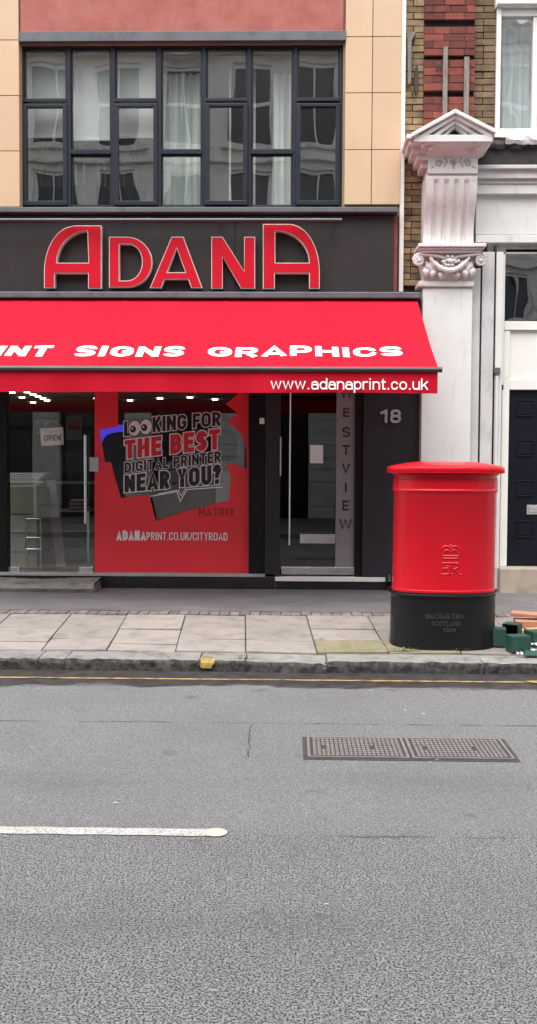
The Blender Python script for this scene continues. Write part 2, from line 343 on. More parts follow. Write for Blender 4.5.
def road_mat():
    m, t, p, out = newmat('asphalt_road')
    v = pos(t)
    vo = N(t, 'ShaderNodeTexVoronoi'); vo.inputs['Scale'].default_value = 100; t.links.new(v, vo.inputs['Vector'])
    c = ramp(t, vo.outputs['Color'], .1, .9, (.145, .1445, .1455, 1), (.245, .244, .245, 1))
    c = mixc(t, ramp(t, noise(t, v, 1.1, 7, .6), .42, .72), c, mixc(t, .3, c, (.11, .109, .109)))
    c = mixc(t, ramp(t, noise(t, pos(t, (.35, 1.6, 1)), 1.3, 6, .6), .5, .8), c, mixc(t, .25, c, (.20, .197, .197)))
    pitn = noise(t, v, 118, 3, .65)
    pit = ramp(t, pitn, .445, .495, (1, 1, 1, 1), (0, 0, 0, 1))
    pit_f = ramp(t, noise(t, v, 170, 2, .5), .36, .50, (.42, .42, .42, 1), (0, 0, 0, 1))
    g = N(t, 'ShaderNodeNewGeometry'); sx = N(t, 'ShaderNodeSeparateXYZ'); t.links.new(g.outputs['Position'], sx.inputs[0])
    def mth(op, a, b=None, c_=None, cl=False):
        n = N(t, 'ShaderNodeMath', operation=op); n.use_clamp = cl
        for i, x in enumerate((a, b, c_)):
            if x is None: continue
            if isinstance(x, (int, float)): n.inputs[i].default_value = x
            else: t.links.new(x, n.inputs[i])
        return n.outputs[0]
    wob = mth('MULTIPLY_ADD', noise(t, v, 6.0, 8, .75), .10, -.05)
    yy = mth('ADD', sx.outputs[1], wob)
    # coarse open surfacing on this side of the lane line, closer-grained beyond it
    far = mth('MULTIPLY_ADD', yy, 6, -6*4.42, cl=True)
    c = mixc(t, mth('ADD', mth('MULTIPLY', pit, mth('MULTIPLY_ADD', far, -.52, .95)), mth('MULTIPLY', pit_f, far), cl=True), c, (.020, .0195, .020))
    seam = mth('LESS_THAN', mth('ABSOLUTE', mth('SUBTRACT', yy, 6.40)), .011)
    seam = mth('MULTIPLY', seam, ramp(t, noise(t, v, 4, 4), .36, .56))
    xw = mth('ADD', sx.outputs[0], wob)
    seam2 = mth('MULTIPLY', mth('LESS_THAN', mth('ABSOLUTE', mth('ADD', xw, .235)), .0045), mth('MULTIPLY', mth('GREATER_THAN', yy, 5.62), mth('LESS_THAN', yy, 6.4)))
    seam3 = mth('MULTIPLY', mth('LESS_THAN', mth('ABSOLUTE', mth('SUBTRACT', yy, 4.44)), .012), ramp(t, noise(t, v, 2.6, 4), .45, .6))
    cr = mth('MAXIMUM', mth('MAXIMUM', seam, seam2), mth('MULTIPLY', seam3, .7))
    c = mixc(t, mth('MULTIPLY', cr, .8), c, (.025, .024, .024))
    # polished wheel tracks and oil drips
    trk = mth('MAXIMUM', mth('SUBTRACT', 1, mth('MULTIPLY', mth('ABSOLUTE', mth('SUBTRACT', yy, 5.25)), 2.6), cl=True), mth('SUBTRACT', 1, mth('MULTIPLY', mth('ABSOLUTE', mth('SUBTRACT', yy, 3.55)), 2.4), cl=True))
    c = mixc(t, mth('MULTIPLY', trk, ramp(t, noise(t, pos(t, (.25, 1.2, 1)), 2.2, 6, .6), .35, .75, (.0, .0, .0, 1), (.30, .30, .30, 1))), c, (.07, .0695, .0695))
    c = mixc(t, ramp(t, noise(t, pos(t, (1, 1.3, 1)), 3.3, 3, .5), .66, .74, (0, 0, 0, 1), (.38, .38, .38, 1)), c, (.035, .034, .033))
    # damp grime that collects in the gutter
    gy = mth('ADD', sx.outputs[1], mth('MULTIPLY_ADD', noise(t, pos(t, (.5, 1, 1)), 2.4, 7, .7), .8, -.40))
    wet = mth('MULTIPLY_ADD', gy, 12, -12*7.40, cl=True)
    c = mixc(t, mth('MULTIPLY', wet, .9), c, mixc(t, ramp(t, noise(t, v, 9, 6), .35, .65), (.010, .008, .0075), (.045, .036, .033)))
    t.links.new(c, p.inputs['Base Color'])
    t.links.new(mth('SUBTRACT', .82, mth('MULTIPLY', wet, .32)), p.inputs['Roughness']); p.inputs['Specular IOR Level'].default_value = .35
    h = mth('SUBTRACT', mth('MULTIPLY_ADD', vo.outputs['Distance'], -.5, mth('MULTIPLY', pit, -.8)), mth('MULTIPLY', cr, 1.0))
    bumpn(t, p, h, .6, .006)
    return m

m_road = road_mat()
m_cream = M('cream_cladding', (.53, .365, .232), (.50, .34, .212), .55, 1.2, 60, .05, rand=.035, dirt=(.36, .25, .16), dlo=.5, dhi=.85, damt=.4, ds=1.8, dstretch=(3, 3, .5))
m_redrender = M('red_render', (.30, .078, .062), (.35, .125, .103), .85, 4, 40, .35, dirt=(.23, .058, .046), dlo=.5, dhi=.75, ds=1.4)
m_lead = M('grey_flashing', (.10, .105, .12), (.07, .074, .084), .55, 5, 60, .1, dirt=(.04, .04, .045), ds=5)
m_frame = M('dark_blue_grey_paint', (.015, .019, .028), (.012, .015, .022), .42, 3, 80, .03, spec=.28)
m_frame2 = M('black_frame', (.008, .008, .009), (.006, .006, .007), .4, 3, 80, .03, spec=.2)
m_fascia = M('brown_grey_fascia', (.026, .020, .021), (.022, .0175, .018), .5, 1.5, 60, .04, spec=.3, dirt=(.034, .027, .028), dlo=.5, dhi=.8, ds=2, dstretch=(3, 3, .5), damt=.6)
m_steel = M('brushed_steel', (.62, .62, .62), (.5, .5, .5), .3, 8, 120, .05, metal=1)
m_steel_dull = M('dull_aluminium', (.5, .5, .5), (.36, .36, .36), .5, 5, 80, .08, metal=.7)
m_trim = M('pale_letter_trim', (.60, .57, .53), (.42, .39, .36), .4, 10, 80, .05)
m_letred = M('red_letter_face', (.46, .006, .020), (.42, .005, .018), .35, 2, 60, .02, spec=.25)
m_awn = fabric('red_awning_fabric', (.54, .0080, .026), (.44, .0060, .020), .14)
m_white = M('white_paint', (.8, .8, .8), (.76, .76, .76), .5, 4, 60, .02)
m_black = M('black_paint', (.012, .012, .012), (.010, .010, .010), .4, 4, 60, .02)
m_vinylred = M('red_vinyl', (.6, .012, .03), (.56, .012, .03), .4, 4, 60, 0)
m_stucco = M('white_stucco', (.65, .64, .62), (.58, .572, .555), .75, 2.5, 30, .22, dirt=(.24, .22, .21), dlo=.57, dhi=.72, ds=4.5, dstretch=(2.2, 2.2, .55), damt=.28)
m_stucco_pink = M('pink_stained_stucco', (.66, .645, .635), (.61, .55, .535), .75, 3.2, 45, .22, dirt=(.33, .20, .185), dlo=.56, dhi=.70, ds=4.2, dstretch=(1, 1, 1.2), damt=.5)
m_stucco_grey = M('grey_stained_stucco', (.55, .535, .53), (.44, .425, .42), .8, 3, 45, .25, dirt=(.22, .205, .20), dlo=.52, dhi=.74, ds=3.6, dstretch=(3, 3, .8), damt=.65)
m_soot = M('sooty_stone', (.020, .018, .018), (.05, .04, .038), .9, 6, 40, .5)
m_woodwhite = M('cream_white_joinery', (.72, .70, .66), (.66, .64, .60), .5, 3, 50, .06, dirt=(.34, .31, .28), dlo=.66, dhi=.85, ds=4, damt=.6)
m_door = M('black_blue_gloss', (.006, .0075, .012), (.008, .0095, .015), .4, 3, 70, .04, spec=.16)
m_ybrick = M('yellow_stock_brick', (.34, .235, .125), (.19, .125, .07), .9, 8, 70, .5, rand=.42, dirt=(.075, .052, .035), dlo=.5, dhi=.75, ds=7, damt=.8)
m_dbrick = M('sooty_stock_brick', (.19, .125, .070), (.105, .068, .042), .9, 8, 70, .5, rand=.30, dirt=(.30, .22, .13), dlo=.6, dhi=.75, ds=9, damt=.8)
m_rbrick = M('red_brick', (.185, .045, .030), (.13, .032, .024), .88, 8, 70, .5, rand=.4, dirt=(.05, .022, .02), dlo=.55, dhi=.78, ds=6, damt=.8)
m_mortar = M('grey_mortar', (.15, .125, .095), (.07, .058, .046), .95, 12, 60, .4)
m_rmortar = M('dark_red_mortar', (.15, .055, .043), (.09, .04, .035), .95, 12, 60, .4)
m_brickwall = brick_tex('stock_brick_wall', (.30, .20, .10), (.20, .13, .07), (.19, .16, .12))
m_slab = M('york_stone_slab', (.262, .232, .208), (.205, .182, .165), .85, 3.5, 60, .3, rand=.14, dirt=(.115, .102, .092), dlo=.48, dhi=.72, ds=6, damt=.7)
m_slab_mossy = M('mossy_slab', (.23, .19, .14), (.18, .15, .11), .9, 5, 50, .4, dirt=(.13, .14, .045), dlo=.46, dhi=.62, ds=7, damt=.8)
m_joint = M('grit_joint', (.085, .072, .06), (.05, .043, .036), .95, 9, 70, .4)
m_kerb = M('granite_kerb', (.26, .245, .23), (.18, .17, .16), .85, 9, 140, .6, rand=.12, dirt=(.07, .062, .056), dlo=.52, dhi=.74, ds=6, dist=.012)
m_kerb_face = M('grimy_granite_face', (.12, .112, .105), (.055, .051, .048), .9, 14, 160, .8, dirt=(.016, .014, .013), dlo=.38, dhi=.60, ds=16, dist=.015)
m_strip = M('asphalt_footway', (.13, .123, .121), (.095, .091, .09), .85, 2, 160, .5, dirt=(.065, .062, .061), dlo=.48, dhi=.72, ds=3, dstretch=(.4, 1, 1))
m_sett = M('brick_sett', (.17, .14, .125), (.12, .095, .085), .9, 9, 80, .4, rand=.2)
m_yellow = M('yellow_road_paint', (.36, .235, .09), (.28, .19, .085), .7, 14, 90, .3, dirt=(.07, .058, .05), dlo=.46, dhi=.60, ds=11, damt=.9)
m_yellow2 = M('bright_yellow_paint', (.40, .275, .04), (.32, .22, .045), .8, 14, 90, .4, dirt=(.13, .115, .09), dlo=.44, dhi=.58, ds=14, damt=.9)
m_line = M('worn_white_road_paint', (.46, .45, .42), (.36, .35, .33), .75, 20, 90, .4, dirt=(.13, .13, .13), dlo=.50, dhi=.58, ds=90, damt=.75)
m_stud = M('cream_road_stud', (.46, .44, .36), (.4, .385, .32), .5, 20, 90, .2)
m_iron = M('rusty_cast_iron', (.20, .18, .172), (.14, .125, .12), .65, 8, 80, .3, metal=.15, dirt=(.20, .135, .115), ds=5)
m_iron_worn = M('worn_iron_tread', (.20, .182, .177), (.155, .137, .132), .6, 14, 80, .3, metal=.1, dirt=(.19, .135, .122), ds=9)
m_iron_dark = M('dark_iron', (.055, .05, .048), (.035, .032, .031), .75, 10, 80, .4)
m_box_red = M('gloss_red_paint', (.58, .0045, .016), (.53, .004, .013), .3, 2, 40, .05, coat=.12, spec=.3, dirt=(.55, .008, .014), dlo=.6, dhi=.85, ds=4)
m_box_black = M('satin_black_paint', (.007, .007, .008), (.009, .009, .010), .36, 4, 50, .12, dirt=(.03, .027, .025), dlo=.66, dhi=.82, ds=5, spec=.25)
m_greenbox = M('dark_green_card', (.012, .060, .042), (.010, .050, .036), .6, 6, 60, .08)
m_inside = M('inner_black', (.006, .006, .006), None, .8)
m_plank = M('terracotta_board', (.44, .21, .135), (.36, .165, .10), .8, 5, 60, .2, stretch=(1, 6, 1))
m_plank2 = M('pale_raw_board', (.50, .31, .18), (.42, .25, .14), .8, 5, 60, .2)
m_leaf = M('weed_leaf', (.10, .17, .045), (.065, .12, .03), .6, 30, 60, .1)
m_plinth = M('black_glazed_tile', (.016, .016, .018), (.012, .012, .014), .22, 4, 60, .03, rand=.2)
m_dwall = M('plum_grey_panel', (.030, .0265, .033), (.024, .0215, .027), .5, 1.3, 60, .04, spec=.25, dirt=(.05, .044, .052), dlo=.5, dhi=.8, ds=1.5, dstretch=(3, 3, .6), damt=.5)
m_stone = M('grey_worn_stone', (.20, .19, .18), (.13, .125, .12), .9, 5, 60, .4, dirt=(.05, .047, .045), ds=5)
m_step = M('tan_stone_step', (.38, .32, .255), (.30, .25, .20), .85, 4, 60, .25, dirt=(.17, .14, .12), dlo=.5, dhi=.75)
m_glass_up = glass('upper_window_glass', .19, (.97, .99, .98), .06, 1.9)
m_glass_shop = glass('shop_glass', .075, (.95, .97, .96), .025, 1.0)
m_glass_door = glass('lobby_glass', .055, (.7, .7, .72), .02, 1.0)
m_glass_nb = glass('old_sash_glass', .15, (.97, .99, 1), .08, 2.4)
m_film = film('red_window_film', (.82, .032, .050), .93)
m_frost = film('frosted_strip', (.34, .37, .37), .55)
m_blind = fabric('white_blind', (.90, .92, .89), (.86, .89, .86), .06)
m_curtain = fabric('white_net_curtain', (.90, .93, .90), (.84, .88, .85), .08)
m_room = M('room_plaster', (.72, .72, .70), (.66, .66, .64), .9)
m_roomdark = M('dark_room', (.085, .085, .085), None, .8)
m_shopfloor = M('grey_vinyl_floor', (.20, .205, .205), None, .45)
m_ceil = M('shop_ceiling', (.42, .39, .27), None, .9)
m_downlight = emit('downlight_glow', (1, .93, .8), 5)
m_blue = emit('blue_curve_glow', (.08, .06, .9), .28)  # added glow for the blue curve
m_card = M('olive_grey_board', (.22, .225, .18), (.18, .185, .15), .7, 2, 60, .05)
m_paper = M('white_paper', (.75, .76, .75), None, .7)
m_machine = M('pale_grey_machine', (.42, .43, .43), (.36, .37, .37), .5, 3, 50, .02)
m_opp = M('portland_stone', (.80, .78, .74), (.70, .68, .64), .85, 2, 40, .2, dirt=(.28, .26, .24), ds=1.5)
m_oppdark = M('dark_opposite_window', (.03, .035, .04), None, .08)
m_rust = M('rusty_iron', (.06, .04, .032), (.03, .022, .02), .85, 12, 60, .4)
m_timber = M('grey_weathered_batten', (.25, .215, .19), (.14, .115, .105), .8, 8, 60, .3, stretch=(6, 6, 1))
m_chips = M('pale_grit', (.36, .36, .34), None, .8)

# ================================================================= GROUND
m_ground = M('city_ground', (.10, .10, .10), None, .9)
tag(box('ground', -300, 300, -300, 300, -.6, -.05, m_ground), kind='structure')
tag(box('road', -40, 40, 1.0, KERB_Y+.05, -.3, 0, m_road), kind='structure')
pv = tag(MB().prism_x([(KERB_Y+.02, -.3), (SHOP_Y+.7, -.3), (SHOP_Y+.7, pz(SHOP_Y+.7)-.02), (9.85, pz(9.85)-.02), (KERB_Y+.02, KERB_Z-.02)], -40, 40).build('pavement', m_joint), kind='structure')
near = tag(box('near_pavement', -40, 40, -5.55, .72, -.3, .12, m_strip), kind='structure')
box('kerb_stone', -40, 40, .72, 1.0, -.3, .125, m_kerb, near, .012)
SLAB_F, SLAB_B, SETT_B = KERB_Y+.30, 9.77, 9.99
MB().prism_x([(SETT_B, .0), (SHOP_Y+.6, .0), (SHOP_Y+.6, pz(SHOP_Y+.6)), (SETT_B, pz(SETT_B))], -40, 40).build('asphalt_strip', m_strip, pv)
# slabs: columns from joints seen in the photo, rows with uneven widths
jy = ground(246, 617).y; SKEW = -.046      # the joints run a touch off square to the kerb
jx = [ground(x, 617).x for x in (68.3, 125.1, 184.7, 245.5, 306.9, 368.2, 430)]
while jx[0] > -7: jx.insert(0, jx[0] - random.uniform(.58, .64))
while jx[-1] < 6: jx.append(jx[-1] + random.uniform(.58, .64))
JX = lambda i, y: jx[i] + SKEW*(y-jy)
rowy = {68.3: (629.5, 643)}
for i in range(len(jx)-1):
    pm = i - [k for k in range(len(jx)) if abs(jx[k]-ground(68.3, 617).x) < 1e-6][0]
    ys = {-1: (630, 643.5), 0: (627, 640), 1: (629.5, 644), 2: (628, 639.5), 3: (640.5, None), 4: (628, 639.5), 5: (639.5, None)}.get(pm, (629+random.uniform(-2, 2), 642+random.uniform(-2, 2)))
    r2 = [SLAB_F+.004] + sorted(ground(250, y).y for y in ys if y) + [SLAB_B]
    for j in range(len(r2)-1):
        g = .005; dz = random.uniform(-.004, .004); tl = random.uniform(-.006, .006); tw = random.uniform(-.005, .005)
        y0, y1 = r2[j]+.009, r2[j+1]-.009
        P = lambda x, y, k: (x, y, pz(y)+dz+k)
        mm = m_slab_mossy if (j == 0 and pm in (4, 5)) else m_slab
        a0, a1, b0, b1 = JX(i, y0)+g, JX(i+1, y0)-g, JX(i, y1)+g, JX(i+1, y1)-g
        MB().hexa([(a0, y0, 0), (a1, y0, 0), (b1, y1, 0), (b0, y1, 0), P(a0, y0, -tl), P(a1, y0, tl), P(b1, y1, tl+tw), P(b0, y1, -tl+tw)]).build('paving_slab', mm, pv, .006)
# brick setts strip
sme = MB().box(-.045, .045, 0, .205, 0, .05).mesh('sett')
x = -7.0; k = 0
while x < 6:
    o = obj('sett', sme, m_sett, pv); o.location = (x, SLAB_B+.006, pz(SLAB_B)-.05+random.uniform(-.002, .005)); x += .101; k += 1
    o.rotation_euler = (0, 0, random.uniform(-.02, .02))
# kerb stones
kx = [-7.2, -6.1, -5.05, -4.0, -2.95] + [ground(p, 668, True).x for p in (40, 67, 201, 246, 326, 478, 600)] + [3.4, 4.5, 5.6, 6.7]
for i in range(len(kx)-1):
    x0, x1 = kx[i]+.006, kx[i+1]-.006
    if x1 - x0 < .02: continue
    n = max(3, int((x1-x0)/.05)); mb = MB(); broke = i == 8
    prof = [(KERB_Y+.012, -.1), (KERB_Y, .05), (KERB_Y+.004, KERB_Z-.022), (KERB_Y+.022, KERB_Z-.003), (KERB_Y+.15, KERB_Z+.004), (KERB_Y+.295, KERB_Z+.007), (KERB_Y+.296, -.1)]
    rows_ = []
    dzs = random.uniform(-.006, .006); off = random.uniform(-.012, .008)
    if i == 7: dzs = off = 0
    for a in range(n+1):
        u = a/n; r_ = []
        for q, (y, z) in enumerate(prof):
            jy = random.uniform(-.008, .008) if q in (1, 2, 3) else 0; jz = random.uniform(-.006, .005) if q in (2, 3, 4) else 0
            tz = (-.008*u if broke else 0) + dzs; ty = (-.05*u if broke and q < 4 else 0) + off
            if broke and u > .93 and q in (2, 3): ty += .02; tz -= .012
            r_.append((x0+(x1-x0)*u, y+jy+(ty if q < 6 else 0), z+jz+(tz if z > 0 else 0)))
        rows_.append(r_)
    L = len(prof)
    mb.add([p for r_ in rows_ for p in r_], [(a*L+b, (a+1)*L+b, (a+1)*L+(b+1) % L, a*L+(b+1) % L) for a in range(n) for b in range(L)] + [tuple(range(L)), tuple(n*L+b for b in range(L-1, -1, -1))])
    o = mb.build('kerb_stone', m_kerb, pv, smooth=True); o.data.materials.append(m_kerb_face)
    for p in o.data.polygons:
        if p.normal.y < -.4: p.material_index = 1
# yellow paint blob across a kerb stone
a = ground(203, 664, True).x; b = ground(217, 664, True).x
mb = MB(); pr = [(KERB_Y-.0085, .028), (KERB_Y-.0085, .05), (KERB_Y-.006, KERB_Z-.02), (KERB_Y+.016, KERB_Z+.003), (KERB_Y+.06, KERB_Z+.007), (KERB_Y+.14, KERB_Z+.009)]
def blob(u, v):
    q = v*(len(pr)-1); i = min(int(q), len(pr)-2); f = q-i
    y = pr[i][0]*(1-f)+pr[i+1][0]*f; z = pr[i][1]*(1-f)+pr[i+1][1]*f
    sh = 1-.45*abs(2*v-1)**3+.12*math.sin(9*v+3*u)+.07*math.sin(23*v)
    return ((a+b)/2+(u-.5)*(b-a)*sh, y, z)
mb.grid(blob, 10, 30).build('yellow_paint_mark', m_yellow2, pv)
# painted lines (own thin sheets on the road)
def stripe(name, x0, x1, yc, wd, m, z=.004, wob=.004, slope=0.0):
    n = int((x1-x0)/.06); pts = []
    def f(u, v):
        x = x0+(x1-x0)*u
        e = wob*math.sin(37*u*(x1-x0)+v*2)+wob*.7*math.sin(91*u*(x1-x0)+1+v*5)
        return (x, yc+slope*(x)+(v-.5)*wd+e, z)
    return tag(MB().grid(f, n, 1).build(name, m), kind='structure')
yl = ground(200, 679.5, True).y
stripe('yellow_line', -12, 8, yl, .045, m_yellow)
yb = ground(537, 684, True); mbp = [(yb.x-.07+.16*i/7, yl-.01+random.uniform(-.01, .01)-(.03 if 1 < i < 6 else .0)) for i in range(8)]
tag(MB().grid(lambda u, v: (yb.x-.08+.4*u, yl+(v-.5)*.10*(1-(2*u-1)**4)+.01*math.sin(20*u), .008), 10, 2).build('yellow_line_end_mark', m_yellow2), kind='structure')
cl = ground(110, 832, True)
xe = ground(216, 833, True).x
tag(MB().grid(lambda u, v: (-6+(xe+6)*u, cl.y+(v-.5)*.086+.003*math.sin(140*u+v), .004), 80, 1).build('lane_line', m_line), kind='structure')
mb = MB(); cxx, cyy = xe, cl.y
mb.add([(cxx, cyy, .013)]+[(cxx+.052*math.cos(q), cyy+.052*math.sin(q), .006) for q in [2*math.pi*i/20 for i in range(20)]], [(0, 1+i, 1+(i+1) % 20) for i in range(20)])
tag(mb.build('road_stud', m_stud), 'small round cream stud capping the end of white lane line', 'road stud')
# pale grit on the road
mb = MB()
for i in range(90):
    x, y = random.uniform(-2.4, 2.4), random.uniform(2.4, 7.7); s = random.uniform(.004, .011)*(1.4 if random.random() < .12 else 1); q = random.uniform(0, 3)
    c, d = math.cos(q)*s*2, math.sin(q)*s
    mb.hexa([(x-c, y-d, .002), (x+c*.7, y-d*1.2, .002), (x+c, y+d, .002), (x-c*.6, y+d, .002), (x-c*.7, y-d*.7, .006), (x+c*.5, y-d, .006), (x+c*.7, y+d*.7, .006), (x-c*.4, y+d*.7, .006)])
tag(mb.build('road_grit', m_chips), 'pale grit and litter specks scattered on the road', 'grit', kind='stuff')
# service cover let into the road
tl, br = ground(302, 737.5, True), ground(523, 762, True)
X0, X1, Y0, Y1 = tl.x+.02, br.x-.03, br.y+.012, tl.y-.012
mh = empty('manhole_cover', 'long double cast iron cover let into the road by the red box', 'manhole cover')
mb = MB()
for q in ((X0-.016, X1+.016, Y0-.018, Y0), (X0-.016, X1+.016, Y1, Y1+.018), (X0-.016, X0, Y0, Y1), (X1, X1+.016, Y0, Y1)): mb.box(*q, -.05, .0045)
mb.build('frame', m_iron_dark, mh, .003)
mb = MB(); e = .018
mb.add([(X0-e, Y0-e, .0025), (X1+e, Y0-e*1.2, .0025), (X1+e*1.3, Y1+e, .0025), (X0-e*1.1, Y1+e, .0025)], [(0, 1, 2, 3)]); mb.build('tar_border', M('black_tar', (.03, .029, .029), (.06, .06, .06), .8, 8, 60, .4), mh)
for h in range(2):
    xa = X0+.008+(X1-X0)/2*h; xb = X0-.008+(X1-X0)/2*(h+1)
    lid = box('lid', xa, xb, Y0+.008, Y1-.008, -.05, .004, m_iron_dark, mh, .002)  # lid ground darker than its raised studs
    mb = MB(); nx, ny = 20, 9
    for i in range(nx):
        for j in range(ny):
            if (i in (2, 13)) and j in (3, 4): continue
            cx = xa+.03+(xb-xa-.06)*(i+.5)/nx; cy = Y0+.035+(Y1-Y0-.07)*(j+.5)/ny; sx, sy = .0095, .015
            mb.box(cx-sx, cx+sx, cy-sy, cy+sy, .004, .0135)
    o = mb.build('tread_studs', m_iron_worn, lid); o['kind'] = 'stuff'
    box('rim', xa, xb, Y0+.008, Y0+.024, .004, .0125, m_iron, lid); box('rim', xa, xb, Y1-.024, Y1-.008, .004, .0125, m_iron, lid)
    box('rim', xa, xa+.016, Y0+.024, Y1-.024, .004, .0125, m_iron, lid); box('rim', xb-.016, xb, Y0+.024, Y1-.024, .004, .0125, m_iron, lid)

# ================================================================= SHOP BUILDING
shop = empty('shop_building', 'print shop with cream panels, red render band and dark first floor window', 'building')
YC = 11.76                      # front of the cream cladding
XL = -6.2                       # where our piece of the building stops on the left
XR = at(401, 150, YC).x
z_sill = at(200, 207, YC).z; z_head = at(200, 42, YC).z; z_band = at(200, 31, YC).z; z_top = 8.6
xw0, xw1 = at(20.5, 120, YC).x, at(343, 120, YC).x
# structural wall behind the cladding
mb = MB()
mb.box(XL, xw0, YC+.045, YC+.4, z_sill-.1, z_top); mb.box(xw1, XR, YC+.045, YC+.4, z_sill-.1, z_top); mb.box(xw0, xw1, YC+.06, YC+.4, z_head, z_top)
mb.build('wall', M('joint_sealant', (.30, .21, .13), (.22, .155, .10), .9), shop)
# cream panels
rz_r = [at(372, y, YC).z for y in (204.7, 149.7, 92.8, 36.7)]; st = rz_r[-1]-rz_r[-2]; rz_r += [rz_r[-1]+st, rz_r[-1]+2*st]
rz_l = [at(10, y, YC).z for y in (207, 151, 95.6, 40)]; rz_l += [rz_l[-1]+st, rz_l[-1]+2*st]
xj = at(372, 120, YC).x
for zz, cols_ in ((rz_r, [(xw1+.02, xj), (xj, XR)]), (rz_l, [(xw0-.66*(i+1), xw0-.66*i-(.012 if i == 0 else 0)) for i in range(5)])):
    for x0, x1 in cols_:
        for i in range(len(zz)-1):
            box('cladding_panel', max(x0, XL)+.004, x1-.004, YC, YC+.045, zz[i]+.004, min(zz[i+1]-.004, z_top), m_cream, shop, .003)
# red rendered band
def rr_(u, v): return (xw0+.004+(xw1-xw0-.008)*u, YC+.012+.004*math.sin(31*u+4*v)*math.sin(13*v), z_band+(z_top-z_band)*v)
mb = MB(); mb.grid(rr_, 60, 20); mb.box(xw0+.004, xw1-.004, YC+.02, YC+.06, z_band, z_top); mb.build('render_band', m_redrender, shop, smooth=True)
box('lintel_flashing', xw0-.01, xw1+.03, YC-.01, YC+.2, at(200, 41, YC).z, z_band-.004, m_lead, shop, .004)
# the window
YW = YC+.10
XS = [at(p, 120, YW).x for p in (21.5, 68.5, 113, 159, 204, 249, 295, 341.5)]
ZT, ZB = at(180, 44, YW).z, at(180, 207.5, YW).z
zt_hi = at(180, 100.5, YW).z; zt_lo = at(180, 151.5, YW).z
mb = MB()
mb.box(XS[0]-.05, XS[7]+.06, YW+.005, YW+.10, ZT-.035, ZT+.03); mb.box(XS[0]-.05, XS[7]+.06, YW+.006, YW+.10, ZB-.03, ZB+.022)
for i, x in enumerate(XS):
    wd = .03 if i in (0, 7) else .026
    mb.box(x-wd, x+wd, YW, YW+.10, ZB+.0, ZT)
win = mb.build('window', m_frame, shop, .004)
for c in range(7):
    x0, x1 = XS[c]+.026, XS[c+1]-.026
    if c % 2 == 0:
        box('transom', x0-.006, x1+.006, YW-.012, YW+.08, zt_hi-.014, zt_hi+.022, m_frame, win, .003)
        mb = MB(); zz0, zz1 = ZB+.022, zt_hi-.016; fw = .052; yo = YW-.035 if c == 4 else YW-.018
        mb.box(x0-.012, x1+.012, yo, yo+.06, zz0, zz0+fw); mb.box(x0-.012, x1+.012, yo, yo+.06, zz1-fw-.01, zz1-.024)
        mb.box(x0-.012, x0+fw-.012, yo+.001, yo+.06, zz0+fw, zz1-fw-.01); mb.box(x1-fw+.012, x1+.012, yo+.001, yo+.06, zz0+fw, zz1-fw-.01)
        mb.build('casement', m_frame, win, .005)
        box('pane', x0+fw-.02, x1-fw+.02, yo+.03, yo+.036, zz0+fw-.01, zz1-fw, m_glass_up, win)
        box('pane', x0-.004, x1+.004, YW+.05, YW+.056, zt_hi+.02, ZT-.03, m_glass_up, win)
        mb = MB(); q = .018; za, zb = zt_hi+.022, ZT-.035
        mb.box(x0, x0+q, YW+.03, YW+.049, za, zb); mb.box(x1-q, x1, YW+.03, YW+.049, za, zb); mb.box(x0+q, x1-q, YW+.031, YW+.049, za, za+q); mb.box(x0+q, x1-q, YW+.031, YW+.049, zb-q, zb)
        mb.build('glazing_bead', m_frame, win)
    else:
        box('transom', x0-.006, x1+.006, YW-.010, YW+.08, zt_lo-.03, zt_lo+.020, m_frame, win, .003)
        for za, zb in ((zt_lo+.02, ZT-.035), (ZB+.022, zt_lo-.03)):
            box('pane', x0-.004, x1+.004, YW+.05, YW+.056, za-.004, zb+.004, m_glass_up, win)
            mb = MB(); q = .018
            mb.box(x0, x0+q, YW+.03, YW+.049, za, zb); mb.box(x1-q, x1, YW+.03, YW+.049, za, zb); mb.box(x0+q, x1-q, YW+.031, YW+.049, za, za+q); mb.box(x0+q, x1-q, YW+.031, YW+.049, zb-q, zb)
            mb.build('glazing_bead', m_frame, win)
z_f1 = at(200, 215.5, YC).z; z_f0 = at(200, 293, YC).z
MB().prism_x([(YC-.16, z_f1+.002), (YC-.16, z_f1+.055), (YC-.02, z_sill-.006), (YC+.09, z_sill), (YC+.09, z_f1+.002)], XL, at(397, 210, YC).x).build('sill_flashing', m_lead, shop, .004)
# first floor room behind the window
mb = MB(); ya, yb_ = YW+.12, YW+4.2; xa, xb = xw0-.3, xw1+.3; za, zb = z_sill-.05, z_head+.15
mb.box(xa, xb, yb_, yb_+.1, za, zb); mb.box(xa-.1, xa, ya, yb_, za, zb); mb.box(xb, xb+.1, ya, yb_, za, zb); mb.box(xa, xb, YC+.4, yb_, zb, zb+.1); mb.box(xa, xb, ya, yb_, za-.1, za)
mb.build('upstairs_room', m_room, shop)
